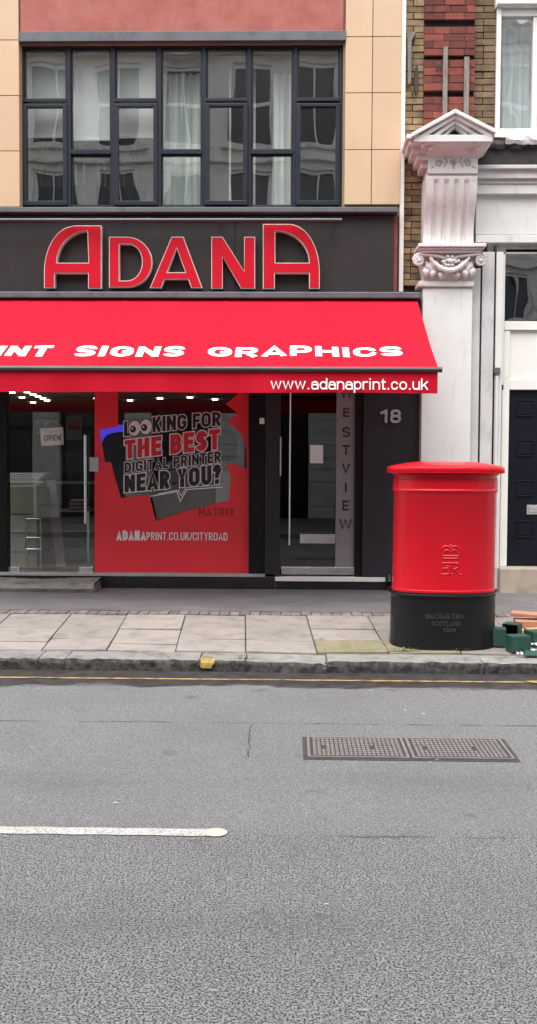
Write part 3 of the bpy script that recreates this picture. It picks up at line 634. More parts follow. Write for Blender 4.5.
# ground floor: rooms
gl_top = at(200, 298, 11.8).z; zg = SHOP_Z
z_base = at(180, 575, 11.8).z          # top of the plinth
xsA, xsB = XL, at(257, 480, 11.9).x
xdA, xdB = at(262, 480, 11.9).x, at(420, 480, 11.8).x
mb = MB()
mb.box(xsA, xsB, 11.95, 17.4, z_base-.1, z_base-.004); mb.build('shop_floor', m_shopfloor, shop)
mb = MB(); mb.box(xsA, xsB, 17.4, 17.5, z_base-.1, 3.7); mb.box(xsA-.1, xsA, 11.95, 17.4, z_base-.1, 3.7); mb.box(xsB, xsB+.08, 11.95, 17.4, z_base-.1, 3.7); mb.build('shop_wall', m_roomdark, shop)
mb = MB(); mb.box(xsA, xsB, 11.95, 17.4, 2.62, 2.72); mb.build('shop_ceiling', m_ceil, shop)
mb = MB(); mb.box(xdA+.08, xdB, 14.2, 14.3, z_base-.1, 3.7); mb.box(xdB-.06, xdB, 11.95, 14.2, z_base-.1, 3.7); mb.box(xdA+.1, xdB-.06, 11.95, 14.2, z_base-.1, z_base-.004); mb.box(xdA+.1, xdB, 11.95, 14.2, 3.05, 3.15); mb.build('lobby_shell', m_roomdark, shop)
for p in ((12, 392), (22, 397), (27, 391.5), (33, 394), (38, 396), (43, 398), (47, 400), (33, 402), (130, 400), (160, 398), (190, 397), (215, 399)):
    d = ray(*p); P = CAM + d*((2.62-CAM.z)/d.z)
    if P.y > 12.1 and P.y < 17.3:
        mb = MB(); mb.tube([(P.x, P.y, 2.625), (P.x, P.y, 2.605)], .04, 12); mb.build('downlight', m_downlight, shop)
# wall behind fascia and awning
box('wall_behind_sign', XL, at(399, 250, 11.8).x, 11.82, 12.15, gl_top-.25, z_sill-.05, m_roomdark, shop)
# --- shop front
sf = lambda x0, y0, x1, y1, Y: rect(x0, y0, x1, y1, Y)
# black left frame post
X0, X1, Z0, Z1 = sf(-6, 300, 6.5, 575, 11.8)
fr = box('door_post', X0, X1, 11.80, 11.95, z_base, gl_top, m_frame2, shop, .005)
# left: another shop pane out of the frame
xp0 = XL; box('shop_pane', XL, X0, 11.87, 11.88, z_base, gl_top, m_glass_shop, shop)
# glass door
X0, X1, _, _ = sf(7.2, 300, 93.6, 573, 11.86)
zd0 = at(50, 572.5, 11.86).z
gd = box('glass_door', X0, X1, 11.86, 11.872, zd0, gl_top, m_glass_shop, shop)
xh = at(85.3, 480, 11.8).x
mb = MB(); mb.tube([(xh, 11.80, at(85, 523.5, 11.8).z), (xh, 11.80, at(85, 435, 11.8).z)], .017, 10)
for z_ in (at(85, 512, 11.8).z, at(85, 447, 11.8).z): mb.tube([(xh, 11.80, z_), (xh, 11.86, z_)], .010, 8)
mb.build('door_handle', m_steel, gd, smooth=True)
for x0, x1 in ((7.6, 20), (79, 93)):
    a = rect(x0, 567, x1, 572.2, 11.85); box('patch_fitting', a[0], a[1], 11.845, 11.887, a[2], a[3], m_steel, gd, .003)
a = rect(89.5, 457, 98.5, 471.5, 11.845); box('lock_plate', a[0], a[1], 11.842, 11.892, a[2], a[3], m_steel, gd, .004)
# the large pane with red film
X0, X1, _, _ = sf(94.2, 300, 249, 573, 11.86)
sp_ = box('shop_pane', X0, X1, 11.86, 11.872, zd0, gl_top, m_glass_shop, shop)
YF = 11.8545
PX = lambda pts: [(at(x, y, YF).x, at(x, y, YF).z) for x, y in pts]
outer = [(94.6, 310), (248.6, 310), (248.6, 573), (94.6, 573)]
hole = [(118, 372), (205, 372), (234, 372), (231, 384), (240, 392), (226, 404), (238, 414), (227, 421), (240, 433), (246, 446), (247, 469), (240, 466), (226, 463), (231, 478), (229, 500), (180, 513), (156, 521), (149, 495), (121, 498), (113, 470), (111, 462), (105, 462), (100, 430), (118, 427)]
v, f = curve_geo([PX(outer), PX(hole)])
MB().add([(p[0], YF, p[1]) for p in v], f).build('window_film', m_film, sp_)
v, f = curve_geo([PX([(116, 462), (152, 468), (155, 496), (121, 499)])]); MB().add([(p[0], YF+.03, p[1]) for p in v], f).build('dark_print_patch', m_black, sp_)
v, f = curve_geo([PX([(150, 490), (232, 470), (230, 499), (157, 520)])]); MB().add([(p[0], YF+.026, p[1]) for p in v], f).build('grey_print_patch', film('grey_film', (.34, .37, .36), .62), sp_)
# slogan in four rising lines
YT = 11.850
def quad_text(text, xl, xr, lt, lb, rt, rb, mat_, sw, gap=.09):
    """lettering with a white outline, on a parallelogram given in photo pixels"""
    asp = (xr-xl)/((lb-lt+rb-rt)/2)
    def fn(Y):
        def g(u, v, w_):
            yt = lt+(rt-lt)*u; yb2 = lb+(rb-lb)*u
            p = at(xl+(xr-xl)*u, yb2+(yt-yb2)*v, Y); return (p.x, Y-w_, p.z)
        return g
    text_obj('lettering_outline', text, fn(YT), m_white, sp_, asp, sw, gap, .055)
    text_obj('lettering', text, fn(YT-.004), mat_, sp_, asp, sw, gap)
quad_text('L', 124, 129.5, 421.5, 436.5, 421, 436, m_black, .22)
quad_text('KING FOR', 152.5, 221, 417, 432.5, 411.5, 425.5, m_black, .21)
quad_text('THE BEST', 124.5, 220, 440.5, 459, 428.5, 449, m_vinylred, .24, .11)
quad_text('DIGITAL PRINTER', 124.5, 221, 462.5, 473, 451, 462, m_black, .20, .12)
quad_text('NEAR YOU?', 124.5, 221, 475.5, 492.5, 464, 483.5, m_black, .23)
def disc(name, px, py, rx, ry, Y, m, parent, rot=0):
    c = at(px, py, Y); k = Y/F_PX; mb = MB()
    mb.add([(c.x+k*(rx*math.cos(q)*math.cos(rot)-ry*math.sin(q)*math.sin(rot)), Y, c.z+k*(rx*math.cos(q)*math.sin(rot)+ry*math.sin(q)*math.cos(rot))) for q in [2*math.pi*i/24 for i in range(24)]], [tuple(range(24))])
    return mb.build(name, m, parent)
for px, py in ((134.5, 428.3), (145.8, 426.8)):
    disc('eye_outline', px, py, 6.6, 8.2, YT, m_black, sp_, -.15); disc('eye_white', px, py, 5.9, 7.5, YT-.004, m_white, sp_, -.15)
    disc('pupil', px-1.6, py+.8, 3.1, 3.5, YT-.006, m_black, sp_); disc('eye_glint', px-2.4, py+.2, .9, 1, YT-.008, m_white, sp_)
def ribbon(name, pts, wpx, Y, m, parent):
    mb = MB(); k = Y/F_PX*wpx/2
    for (x0, y0), (x1, y1) in zip(pts[:-1], pts[1:]):
        a, b = at(x0, y0, Y), at(x1, y1, Y); d = (b-a).normalized(); n = Vector((-d.z, 0, d.x))*k
        mb.add([a+n-d*k*.5, b+n+d*k*.5, b-n+d*k*.5, a-n-d*k*.5], [(0, 1, 2, 3)])
    return mb.build(name, m, parent)
ribbon('speech_line', [(150, 496.5), (177, 491.5), (180, 501.5), (187, 489.5), (222, 487)], 1.0, YT-.010, m_white, sp_)
ribbon('speech_line', [(158, 494), (178.5, 490), (181, 496), (186, 487.6), (214, 485.5)], .8, YT-.012, m_white, sp_)
flat_text('web_address', 'ADANA', 116.5, 530.5, 146, 540.5, YT, m_white, sp_, .22, gap=.08)
flat_text('web_address', 'PRINT.CO.UK/CITYROAD', 146.5, 532.3, 227.5, 540.3, YT, m_white, sp_, .13, gap=.10)
flat_text('matrix_lettering', 'MATRIX', 199, 508, 234, 516, YT, M('dark_red_vinyl', (.30, .010, .018), None, .4), sp_, .14, gap=.2)
# frame strip + plinth tiles
a0 = at(0, 574, 11.8); xpr = at(275, 576, 11.8).x
box('sill_strip', XL, xpr, 11.775, 11.95, at(130, 576.2, 11.78).z, at(130, 573, 11.78).z, m_steel_dull, shop, .002)
jp = [XL, -5.6, -5, -4.4, -3.85] + [at(p, 582, 11.79).x for p in (0, 60, 94, 124, 155, 216, 246, 275)]
zpt = at(130, 576.3, 11.78).z
for i in range(len(jp)-1): box('plinth_tile', jp[i]+.003, jp[i+1]-.003, 11.79, 11.85, SHOP_Z-.05, zpt-.002, m_plinth, shop, .003)
box('plinth_core', XL, at(420, 582, 11.8).x-.01, 11.80, 12.0, SHOP_Z-.06, zpt-.01, m_mortar, shop)
# pillar between window and lobby door
a = rect(249.2, 300, 265, 576, 11.80); box('pillar', a[0], a[1], 11.79, 11.96, zpt, gl_top, m_frame2, shop, .006)
a = rect(265, 300, 280.5, 576, 11.80); box('pillar', a[0]+.003, a[1], 11.775, 11.96, zpt, gl_top, m_dwall, shop, .006)
a = rect(259.5, 418, 264.3, 424, 11.78); sw = box('bell_push', a[0], a[1], 11.77, 11.79, a[2], a[3], m_white, shop, .003)
# lobby door
a = rect(280.5, 300, 335.8, 575, 11.86)
ld = box('lobby_door', a[0], at(355.5, 480, 11.86).x, 11.86, 11.872, at(318, 567, 11.86).z, gl_top, m_glass_door, shop)
a = rect(336.3, 300, 355, 567, 11.855); box('frosted_strip', a[0], a[1], 11.852, 11.857, at(345, 567, 11.855).z, gl_top-.05, m_frost, ld)
for ch, y0, y1 in zip('WESTVIEW', (388.5, 408, 427, 445, 463.5, 482.5, 500.5, 519), (398.5, 417, 437, 455, 473.5, 492.5, 510.5, 529.5)):
    xm = 346.6 - (y0-390)*.008; hw = {'W': 6.4, 'I': 1.3, 'E': 3.2, 'S': 3.8, 'T': 4, 'V': 4.3}[ch]
    flat_text('door_lettering', ch, xm-hw, y0, xm+hw, y1, 11.848, m_black, ld, .17)
xq = at(289.8, 470, 11.8).x
mb = MB(); mb.tube([(xq, 11.80, at(289, 545, 11.8).z), (xq, 11.80, gl_top-.1)], .011, 8); mb.tube([(xq, 11.80, at(289, 530, 11.8).z), (xq, 11.86, at(289, 530, 11.8).z)], .008, 8); mb.build('pull_bar', m_steel, ld, smooth=True)
xq = at(280.6, 455, 11.77).x; box('edge_pull', xq-.008, xq+.008, 11.755, 11.775, at(280, 476, 11.77).z, at(280, 437, 11.77).z, m_steel, shop, .002)
a = rect(310, 445, 323, 463.2, 11.85); box('paper_notice', a[0], a[1], 11.848, 11.851, a[2], a[3], m_paper, ld)
a = rect(300, 534, 335, 543.5, 11.85); lp = box('letter_plate', a[0], a[1], 11.835, 11.858, a[2], a[3], m_steel, ld, .004)
a = rect(304, 536, 326, 541.2, 11.83); box('letter_flap', a[0], a[1], 11.828, 11.836, a[2], a[3], m_steel, ld, .002)
a = rect(281, 567, 354.5, 574.6, 11.85); box('kick_plate', a[0], a[1], 11.845, 11.885, a[2], a[3], m_steel, ld, .003)
a = rect(355.6, 300, 363, 577, 11.80); box('door_post', a[0], a[1], 11.82, 11.96, zpt, gl_top, m_frame2, shop, .004)
a = rect(363.2, 300, 420.5, 577, 11.79); box('wall_panel', a[0], at(420.5, 480, 11.79).x, 11.785, 11.96, zpt, gl_top, m_dwall, shop, .004)
a = rect(275, 577.3, 421, 581.6, 11.77); box('door_sill', a[0], at(420, 580, 11.77).x, 11.76, 11.90, a[2], a[3], m_woodwhite, shop, .004)
jp2 = [at(p, 586, 11.79).x for p in (275.5, 310, 345, 380, 419)]
for i in range(4): box('plinth_tile', jp2[i]+.003, jp2[i+1]-.003, 11.79, 11.85, SHOP_Z-.05, a[2]-.002, m_plinth, shop, .003)
# numerals
hn = flat_text('house_number', '18', 380.5, 409.5, 401, 423, 11.782, m_steel_dull, None, .2, .016, .14)
tag(hn, 'raised grey metal number 18 on the dark plum wall panel', 'house number')
# black pipe shoe in the corner by the red box
b_ = at(389, 580, 11.72); mb = MB(); mb.tube([(b_.x, 11.72, SHOP_Z), (b_.x, 11.72, SHOP_Z+.10), (b_.x, 11.78, SHOP_Z+.16)], .04, 10)
mb.build('overflow_pipe', m_black, shop, smooth=True)
# worn stone step
xs0, xs1 = -5.2, at(98, 590, 11.6).x
mb = MB()
def stp(u, v):
    x = xs0+(xs1-xs0)*u; dip = .02*math.exp(-((x+3.0)/.35)**2)
    pts = [(11.36, pz(11.36)-.02), (11.33, pz(11.33)+.045), (11.35, pz(11.35)+.09), (11.38, pz(11.38)+.10), (11.79, SHOP_Z+.125)]
    i = min(int(v*4), 3); f_ = v*4-i
    y = pts[i][0]*(1-f_)+pts[i+1][0]*f_; z = pts[i][1]*(1-f_)+pts[i+1][1]*f_
    return (x, y+random.uniform(-.006, .006), z-(dip if v > .3 else 0)+random.uniform(-.004, .004))
mb.grid(stp, 60, 4)
mb.prism_x([(11.36, pz(11.36)-.02), (11.36, pz(11.36)+.07), (11.79, SHOP_Z+.09), (11.79, SHOP_Z-.02)], xs0+.002, xs1-.001)
tag(mb.build('door_step', m_stone, None, smooth=False), 'worn grey stone step below the glass shop door', 'step')

# things inside and on the glass
sg = empty('open_sign', 'white square OPEN sign hanging inside the glass door', 'sign')
sg.location = (0, 0, 0)
p4 = [at(x, y, 11.90) for x, y in ((40, 428.5), (63, 427), (63.6, 444.6), (41.2, 446))]
MB().add([(p.x, 11.90, p.z) for p in p4]+[(p.x, 11.906, p.z) for p in p4], [(0, 3, 2, 1), (4, 5, 6, 7), (0, 1, 5, 4), (1, 2, 6, 5), (2, 3, 7, 6), (3, 0, 4, 7)]).build('board', m_paper, sg)
flat_text('large_word', 'OPEN', 44, 435.2, 60.6, 441, 11.897, m_black, sg, .2, rise=.6)
flat_text('small_words', "COME IN", 46.2, 431, 58, 434, 11.897, m_machine, sg, .14, rise=.5)
mb = MB(); a, b, c = at(42, 428.5, 11.9), at(52, 419, 11.9), at(62, 427.4, 11.9); mb.tube([a, b, c], .003, 5); mb.build('cord', m_steel_dull, sg)
fl = z_base-.004
def pbox(name, x0, y0, x1, y1, Y, dep, m, label, cat, bev=.01, floor=False):
    a = rect(x0, y0, x1, y1, Y)
    return tag(box(name, a[0], a[1], Y, Y+dep, fl if floor else a[2], a[3], m, None, bev), label, cat)
st_ = empty('storage_cabinet', 'olive grey cabinet inside the shop behind the glass door', 'cabinet')
a = rect(-20, 487, 37, 560, 12.5); box('body', a[0], a[1], 12.5, 13.2, fl, a[3], m_card, st_, .01)
for zz in (.25, .55, .85): box('drawer_gap', a[0]+.02, a[1]-.03, 12.494, 12.5, fl+zz*.8, fl+zz*.8+.008, m_black, st_)
pp = empty('paper_stack', 'loose white paper pile on the olive grey cabinet', 'paper pile')
for i in range(7):
    mb = MB(); x0 = a[0]+.55+random.uniform(-.05, .05); mb.box(x0-.30, x0+random.uniform(.16, .3), 12.55+random.uniform(0, .05), 12.95, a[3]+.001+i*.026, a[3]+.022+i*.026); mb.build('sheet_bundle', m_paper, pp, .004)
cr = empty('wire_rack', 'thin metal display rack inside beside the olive cabinet', 'rack')
x0, x1, z0, z1 = rect(26, 518, 41, 557, 12.45)
mb = MB()
for xx in (x0, x1):
    for yy in (12.42, 12.48 if xx == x0 else 12.46): mb.tube([(xx, yy, fl), (xx, yy, z1)], .007, 6)
mb.build('post', m_steel, cr)
mb = MB()
for zz in (z1-.01, (z0+z1)/2, z0+.1): mb.tube([(x0, 12.42, zz), (x1, 12.42, zz)], .006, 6); mb.tube([(x0, 12.48, zz), (x1, 12.46, zz)], .006, 6)
mb.build('rail', m_steel, cr)
lb = MB(); a, b = at(50, 490, 13.4), at(60, 553, 12.7)
lb.hexa([(a.x-.05, 13.4, fl+1.1), (b.x-.05, 12.7, fl), (b.x+.07, 12.7, fl), (a.x+.07, 13.4, fl+1.1), (a.x-.05, 13.43, fl+1.1), (b.x-.05, 12.74, fl), (b.x+.07, 12.74, fl), (a.x+.07, 13.43, fl+1.1)])
tag(lb.build('leaning_board', m_machine), 'narrow grey board leaning inside the shop behind the door', 'board')
tb = empty('glass_table', 'low glass table with magazines inside the shop door', 'table')
a = rect(38, 509, 90, 512, 13.2); box('table_top', a[0], a[1], 13.2, 13.8, a[2], a[2]+.02, m_steel_dull, tb, .004)
for xx in (a[0]+.03, a[1]-.03):
    for yy in (13.23, 13.77): box('leg', xx-.015, xx+.015, yy-.015, yy+.015, fl, a[2], m_steel, tb)
for k, (xx, n) in enumerate(((24, 5), (78, 6))):
    mg = empty('magazine_stack', ('left stack of magazines on the olive cabinet side of the glass table', 'right stack of magazines on the low glass table')[k], 'magazines')
    c = at(46 if k == 0 else 79, 506, 13.4)
    for i in range(n): box('magazine', c.x-.11+random.uniform(-.02, .02), c.x+.11+random.uniform(-.02, .02), 13.3, 13.6, a[2]+.021+i*.024, a[2]+.041+i*.024, m_paper if i % 2 else m_card, mg)
pr_ = empty('large_printer', 'pale grey wide printer seen through the slogan window', 'printer')
a = rect(165, 470, 232, 530, 13.4); box('body', a[0], a[1], 13.4, 14.2, fl+.7, a[3], m_machine, pr_, .04, 3)
box('stand', a[0]+.1, a[1]-.1, 13.5, 14.1, fl, fl+.7, m_black, pr_); box('output_slot', a[0]+.1, a[1]-.1, 13.39, 13.41, a[3]-.25, a[3]-.17, m_black, pr_); box('roll_cover', a[0]+.02, a[1]-.02, 13.42, 14.1, a[3]+.002, a[3]+.12, m_machine, pr_, .05, 3)
sc_ = empty('blue_curve', 'curved blue shape with an added glow inside at the left of slogan window', 'glowing shape')  # glowing curve and stand added for a blue band inside, no known lamp
pts = [at(x, y, 13.6) for x, y in ((99, 446), (100.5, 437), (104, 432), (110, 429.5), (117, 428.5), (126, 428))]
MB().tube(pts, [.03, .05, .055, .055, .05, .05], 10).build('glowing_curve', m_blue, sc_, smooth=True)
box('stand', pts[0].x-.03, pts[-1].x, 13.66, 13.70, fl, pts[-1].z, m_black, sc_)
ct = empty('shop_counter', 'dark counter at the back of the shop', 'counter')
a = rect(40, 478, 150, 520, 15.6); box('counter_front', a[0], a[1], 15.6, 16.2, fl, fl+1.0, m_frame, ct, .01); box('counter_top', a[0]-.05, a[1]+.05, 15.55, 16.25, fl+1.001, fl+1.04, m_machine, ct, .005)
mo = empty('computer_monitor', 'black computer monitor standing on the shop counter', 'monitor')
c = at(70, 470, 15.8); box('screen', c.x-.28, c.x+.28, 15.8, 15.84, fl+1.16, fl+1.52, m_black, mo, .01); box('stand', c.x-.04, c.x+.04, 15.8, 15.86, fl+1.041, fl+1.16, m_black, mo); box('foot', c.x-.12, c.x+.12, 15.74, 15.94, fl+1.041, fl+1.052, m_black, mo)
for k, (x0, y0, x1, y1, mm, lb_) in enumerate(((36, 418, 47, 434, m_card, 'olive poster on the shop back wall left of the OPEN sign'), (66, 416, 82, 440, m_machine, 'pale grey poster on the shop back wall right of the OPEN sign'), (196, 417, 222, 437, m_machine, 'pale poster on the back wall behind the slogan'), (130, 440, 160, 462, m_card, 'olive poster low on the back wall behind the slogan'))):
    a = rect(x0, y0, x1, y1, 17.37); po = empty('wall_poster', lb_, 'poster'); box('sheet', a[0], a[1], 17.375, 17.39, a[2], a[3], mm, po); box('printed_block', a[0]+.04, a[1]-.04, 17.370, 17.374, a[2]+(a[3]-a[2])*.45, a[3]-.05, m_vinylred if k % 2 else m_frame, po)
pn = empty('leaning_display_board', 'white display board seen at the right of slogan window', 'board')
c = at(234, 430, 13.5); MB().hexa([(c.x-.02, 13.5, fl), (c.x+.30, 13.5, fl), (c.x+.30, 13.54, fl), (c.x-.02, 13.54, fl), (c.x+.04, 13.7, 2.3), (c.x+.16, 13.7, 2.3), (c.x+.16, 13.74, 2.3), (c.x+.04, 13.74, 2.3)]).build('board', m_machine, pn)

# upstairs: blinds, curtains, posts, stools
def blind(c, ybot, label):
    x0, x1 = XS[c]+.0, XS[c+1]-.0; Y = YW+.22; zb_ = at(60, ybot, Y).z
    r_ = empty('roller_blind', label, 'blind', 'roller blinds behind the first floor window')
    MB().grid(lambda u, v: (x0+(x1-x0)*u, Y+.006*math.sin(5*u+3*v), zb_+(z_head+.1-zb_)*v), 8, 10).build('blind_cloth', m_blind, r_)
    box('bottom_bar', x0, x1, Y-.012, Y+.012, zb_-.03, zb_, m_white, r_, .004)
blind(0, 135.5, 'white roller blind half down behind the leftmost casement of first floor window')
blind(1, 138.5, 'white roller blind behind the second tall pane, showing stool legs below')
blind(2, 136.0, 'white roller blind half down behind the third casement from the left')
def curtain(px0, px1, label, ztop=None):
    Y = YW+.30; x0, x1 = at(px0, 120, Y).x, at(px1, 120, Y).x; zt = ztop or z_head-.22
    fn = lambda u, v: (x0+(x1-x0)*u+.012*math.sin(30*u+2*v), Y+.035*math.sin(u*(x1-x0)*75)+.02*math.sin(u*31+v*2), z_sill+.01+(zt-z_sill)*v)
    r_ = MB().grid(fn, 60, 8).build('net_curtain', m_curtain, smooth=True); tag(r_, label, 'curtain', 'white curtains behind the first floor window')
curtain(157, 206, 'white gathered curtain behind the fourth column of first floor panes')
curtain(272, 297, 'white gathered curtain behind the sixth column of first floor panes')
for p, zt, lb_ in ((230, 68, 'slender white post behind the half open casement'), (254.5, 60, 'slender white post at the left edge of the sixth pane column')):
    Y = YW+.35; a = rect(p-1.1, zt, p+1.1, 206, Y); tag(box('white_post', a[0], a[1], Y, Y+.03, a[2], z_head+.1, m_white, None), lb_, 'post')
def stool(px, py0, py1, label, Y):
    r_ = empty('bar_stool', label, 'stool', 'chrome stools upstairs'); c = at(px, py1, Y); z1 = at(px, py0, Y).z; z0 = c.z
    for q in range(6):
        an = 2*math.pi*q/6+.26
        pts = [(c.x+math.cos(an)*(.10+.085*math.sin(math.pi*.75*t)+.05*t*t*0), Y+math.sin(an)*(.10+.085*math.sin(math.pi*.75*t)), z1+(z0-z1)*t) for t in [i/10 for i in range(11)]]
        MB().tube(pts, .011, 6).build('leg', m_steel, r_, smooth=True)
    MB().tube([(c.x+.17*math.cos(t), Y+.17*math.sin(t), z1+(z0-z1)*.38) for t in [2*math.pi*i/24 for i in range(24)]], .008, 6, True).build('foot_ring', m_steel, r_, smooth=True)
    MB().tube([(c.x, Y, z1), (c.x, Y, z1+.05)], .2, 20).build('seat', m_frame, r_, .01)
    MB().tube([(c.x, Y, z_sill-.05), (c.x, Y, z0+.01)], .22, 20).build('base', m_black, r_)
stool(91, 147, 190, 'chrome legged stool standing upstairs below the second blind', YW+.75)
stool(52, 147, 192, 'chrome legged stool upstairs behind the leftmost casement', YW+1.2)
stool(130, 147, 192, 'chrome legged stool upstairs behind the third casement', YW+1.2)

# ================================================================= SIGN
sign = empty('shop_sign', 'dark fascia with raised red ADANA letters above the awning', 'sign')
YFa = 11.70
a = rect(-200, 216, 393, 293, YFa)
zf1, zf0 = at(200, 215.5, YFa).z, at(200, 292, YFa).z
xs_ = at(235, 250, YFa).x; xr_ = at(393.5, 250, YFa).x
box('fascia_panel', XL, xs_-.002, YFa, 11.80, zf0, zf1, m_fascia, sign, .003); box('fascia_panel', xs_+.002, xr_, YFa, 11.80, zf0, zf1, m_fascia, sign, .003)
box('end_strip', xr_+.002, at(397.5, 250, YFa).x, YFa+.02, 11.80, zf0, zf1, m_rbrick, sign)
def q4(c, a0, a1, rx, ry, n=14): return [(c[0]+rx*math.cos(R(a0+(a1-a0)*i/n)), c[1]-ry*math.sin(R(a0+(a1-a0)*i/n))) for i in range(n+1)]
k1 = lambda x, y: (30+x/3.356, 215+y/3.356); k2 = lambda x, y: (180+x/3.356, 215+y/3.356)
letters = [
 [[k1(*p) for p in [(83, 245), (47, 245), (47, 195)] + q4((150, 190), 180, 93, 103, 154) + [(150, 35), (240, 35), (240, 247), (195, 247), (195, 196), (83, 196)]],
  [k1(*p) for p in [(90, 160)] + q4((196, 160), 170, 92, 106, 107, 10) + [(196, 160)]]],
 [[k1(*p) for p in [(265, 73), (325, 73)] + q4((325, 158), 84, -84, 85, 85, 16) + [(325, 243), (265, 243)]],
  [k1(*p) for p in [(300, 98), (326, 98)] + q4((326, 158), 80, -80, 50, 62, 12) + [(326, 220), (300, 220)]]],
 [[k1(*p) for p in [(475, 73), (515, 73), (579, 245), (541, 245), (531, 216), (452, 216), (440, 245), (402, 245)]],
  [k1(*p) for p in [(492, 112), (521, 192), (461, 192)]]],
 [[k2(*p) for p in [(105, 73), (143, 73), (215, 188), (215, 73), (252, 73), (252, 247), (205, 247), (143, 140), (143, 247), (105, 247)]]],
 [[k2(*p) for p in [(278, 30), (370, 30)] + q4((366, 190), 87, 0, 103, 160) + [(469, 247), (433, 247), (433, 196), (318, 196), (318, 248), (278, 248)]],
  [k2(*p) for p in [(320, 55)] + q4((320, 160), 88, 10, 113, 107, 10) + [(433, 160), (320, 160)]]]]
for polys in letters:
    PP = [[(at(x, y, 11.60).x, at(x, y, 11.60).z) for x, y in p] for p in polys]
    v, f = curve_geo(PP, .5, 0)
    lt = MB().add([(p[0], 11.60+.1*(.5-p[2])*.9+.0, p[1]) for p in v], f).build('letter', m_trim, sign)
    # red face set inside the pale trim
    def inset(poly, d, hole):
        ar = sum(poly[i][0]*poly[(i+1) % len(poly)][1]-poly[(i+1) % len(poly)][0]*poly[i][1] for i in range(len(poly)))
        sgn = (1 if ar > 0 else -1)*(-1 if hole else 1); o_ = []
        for i, p in enumerate(poly):
            a, b = Vector(poly[i-1]), Vector(poly[(i+1) % len(poly)]); p = Vector(p)
            d1 = (p-a).normalized(); d2 = (b-p).normalized(); n1 = Vector((-d1.y, d1.x))*sgn; n2 = Vector((-d2.y, d2.x))*sgn
            den = max(.35, 1+n1.dot(n2)); o_.append(tuple(p+(n1+n2)/den*d))
        return o_
    v, f = curve_geo([inset(p, .0095, i > 0) for i, p in enumerate(PP)], .5, 0)
    MB().add([(p[0], 11.594+.01*(.5-p[2])*.9, p[1]) for p in v], f).build('letter_face', m_letred, lt)
lb_ = empty('sign_light_bar', 'thin dark lighting bar running above the raised letters', 'light bar')
zr = at(170, 220.5, 11.48).z; xe_ = at(342, 220, 11.48).x
MB().tube([(XL, 11.48, zr), (xe_, 11.48, zr)], .027, 10).build('rod', M('dark_bar', (.05, .05, .055), None, .35, metal=.5), lb_, smooth=True)
for p in (70, 120, 219, 335):
    xx = at(p, 220, 11.5).x; MB().tube([(xx, 11.48, zr+.02), (xx, 11.60, zr+.05), (xx, 11.70, zr+.05)], .010, 6).build('bracket', m_lead, lb_)

# ================================================================= AWNING
aw = empty('awning', 'red fabric awning with white lettering over the shop front', 'awning')
YA, YB_ = 11.66, 9.90
zA = at(200, 298.5, YA).z; zB = at(220, 368.0, YB_).z
xaR = at(417, 300, YA).x; xaL = -4.35
box('cassette', xaL-.05, at(420, 296, 11.6).x, 11.56, 11.79, zA-.01, at(200, 292.2, 11.6).z, m_lead, aw, .01)
def can(u, v, off=0.0):   # u along X, v from wall to front
    sag = -.035*math.sin(math.pi*v)+.006*math.sin(2.2*math.pi*(u*5))*v+.006*math.sin(31*u+5*v)*math.sin(math.pi*v)+.004*math.sin(17*u-8*v)*v*(1-v)*4
    return (xaL+(xaR-xaL)*u, YA+(YB_-YA)*v - off*.47, zA+(zB-zA)*v+sag+off*.88)
mb = MB(); mb.grid(lambda u, v: can(u, v), 80, 18)
mb.build('canopy', m_awn, aw, smooth=True)
for k in range(1, 5):
    u0 = k/5+.02
    MB().grid(lambda u, v: can(u0+(u-.5)*.006, v, .0035+.0015*math.sin(math.pi*u)), 2, 14).build('canopy_seam', m_awn, aw, smooth=True)
mbar = M('grey_front_bar', (.045, .045, .048), (.03, .03, .033), .4)
MB().tube([(xaL-.03, YB_-.02, zB-.012), (xaR+.03, YB_-.02, zB-.012)], .027, 12).build('front_bar', mbar, aw, smooth=True)
zv0 = at(220, 392.5, YB_).z
def val(u, v):
    x = xaL+.01+(xaR-xaL-.02)*u
    return (x, YB_-.012+(.012*math.sin(x*5.1)+.007*math.sin(x*11.3+1))*v*(0.3 if x > 0 else 1), zB-.035+(zv0-zB+.035)*v+.004*math.sin(x*3.1)*v)
MB().grid(val, 120, 6).build('valance', m_awn, aw, smooth=True)
for xx in (xaL+.25, at(395, 380, 11).x):
    mb = MB(); mb.tube([(xx, 11.6, zA-.08), (xx-.45, 10.75, (zA+zB)/2-.12), (xx, YB_+.02, zB-.02)], .022, 8); mb.build('folding_arm', m_lead, aw, smooth=True)
# lettering lying on the canopy
def canopy_text(s, x0, x1, yt, yb2):
    Xm = at((x0+x1)/2, yt, 10.2).x; um = (Xm-xaL)/(xaR-xaL)
    def proj(P):
        d = ROT.transposed() @ (Vector(P)-CAM); return W_PX/2 + F_PX*d.x/-d.z, H_PX/2 - F_PX*d.y/-d.z
    def solve(y):
        lo, hi = 0, 1
        for _ in range(40):
            m_ = (lo+hi)/2
            if proj(can(um, m_))[1] < y: lo = m_
            else: hi = m_
        return (lo+hi)/2
    v1, v0 = solve(yt), solve(yb2); Yl = can(0, (v0+v1)/2)[1]
    Xa, Xb = at(x0, (yt+yb2)/2, Yl).x, at(x1, (yt+yb2)/2, Yl).x
    asp = (Xb-Xa)/((Vector(can(0, v0))-Vector(can(0, v1))).length)
    text_obj('canopy_lettering', s, lambda u, v, w_: can((Xa+(Xb-Xa)*u-xaL)/(xaR-xaL), v0+(v1-v0)*v, .006+w_), m_white, aw, asp, .235, .12)
canopy_text('PRINT', -49, 51.5, 346.4, 356.3)
canopy_text('SIGNS', 75.5, 184.5, 347.2, 357.2)
canopy_text('GRAPHICS', 208, 402, 346.2, 356.4)
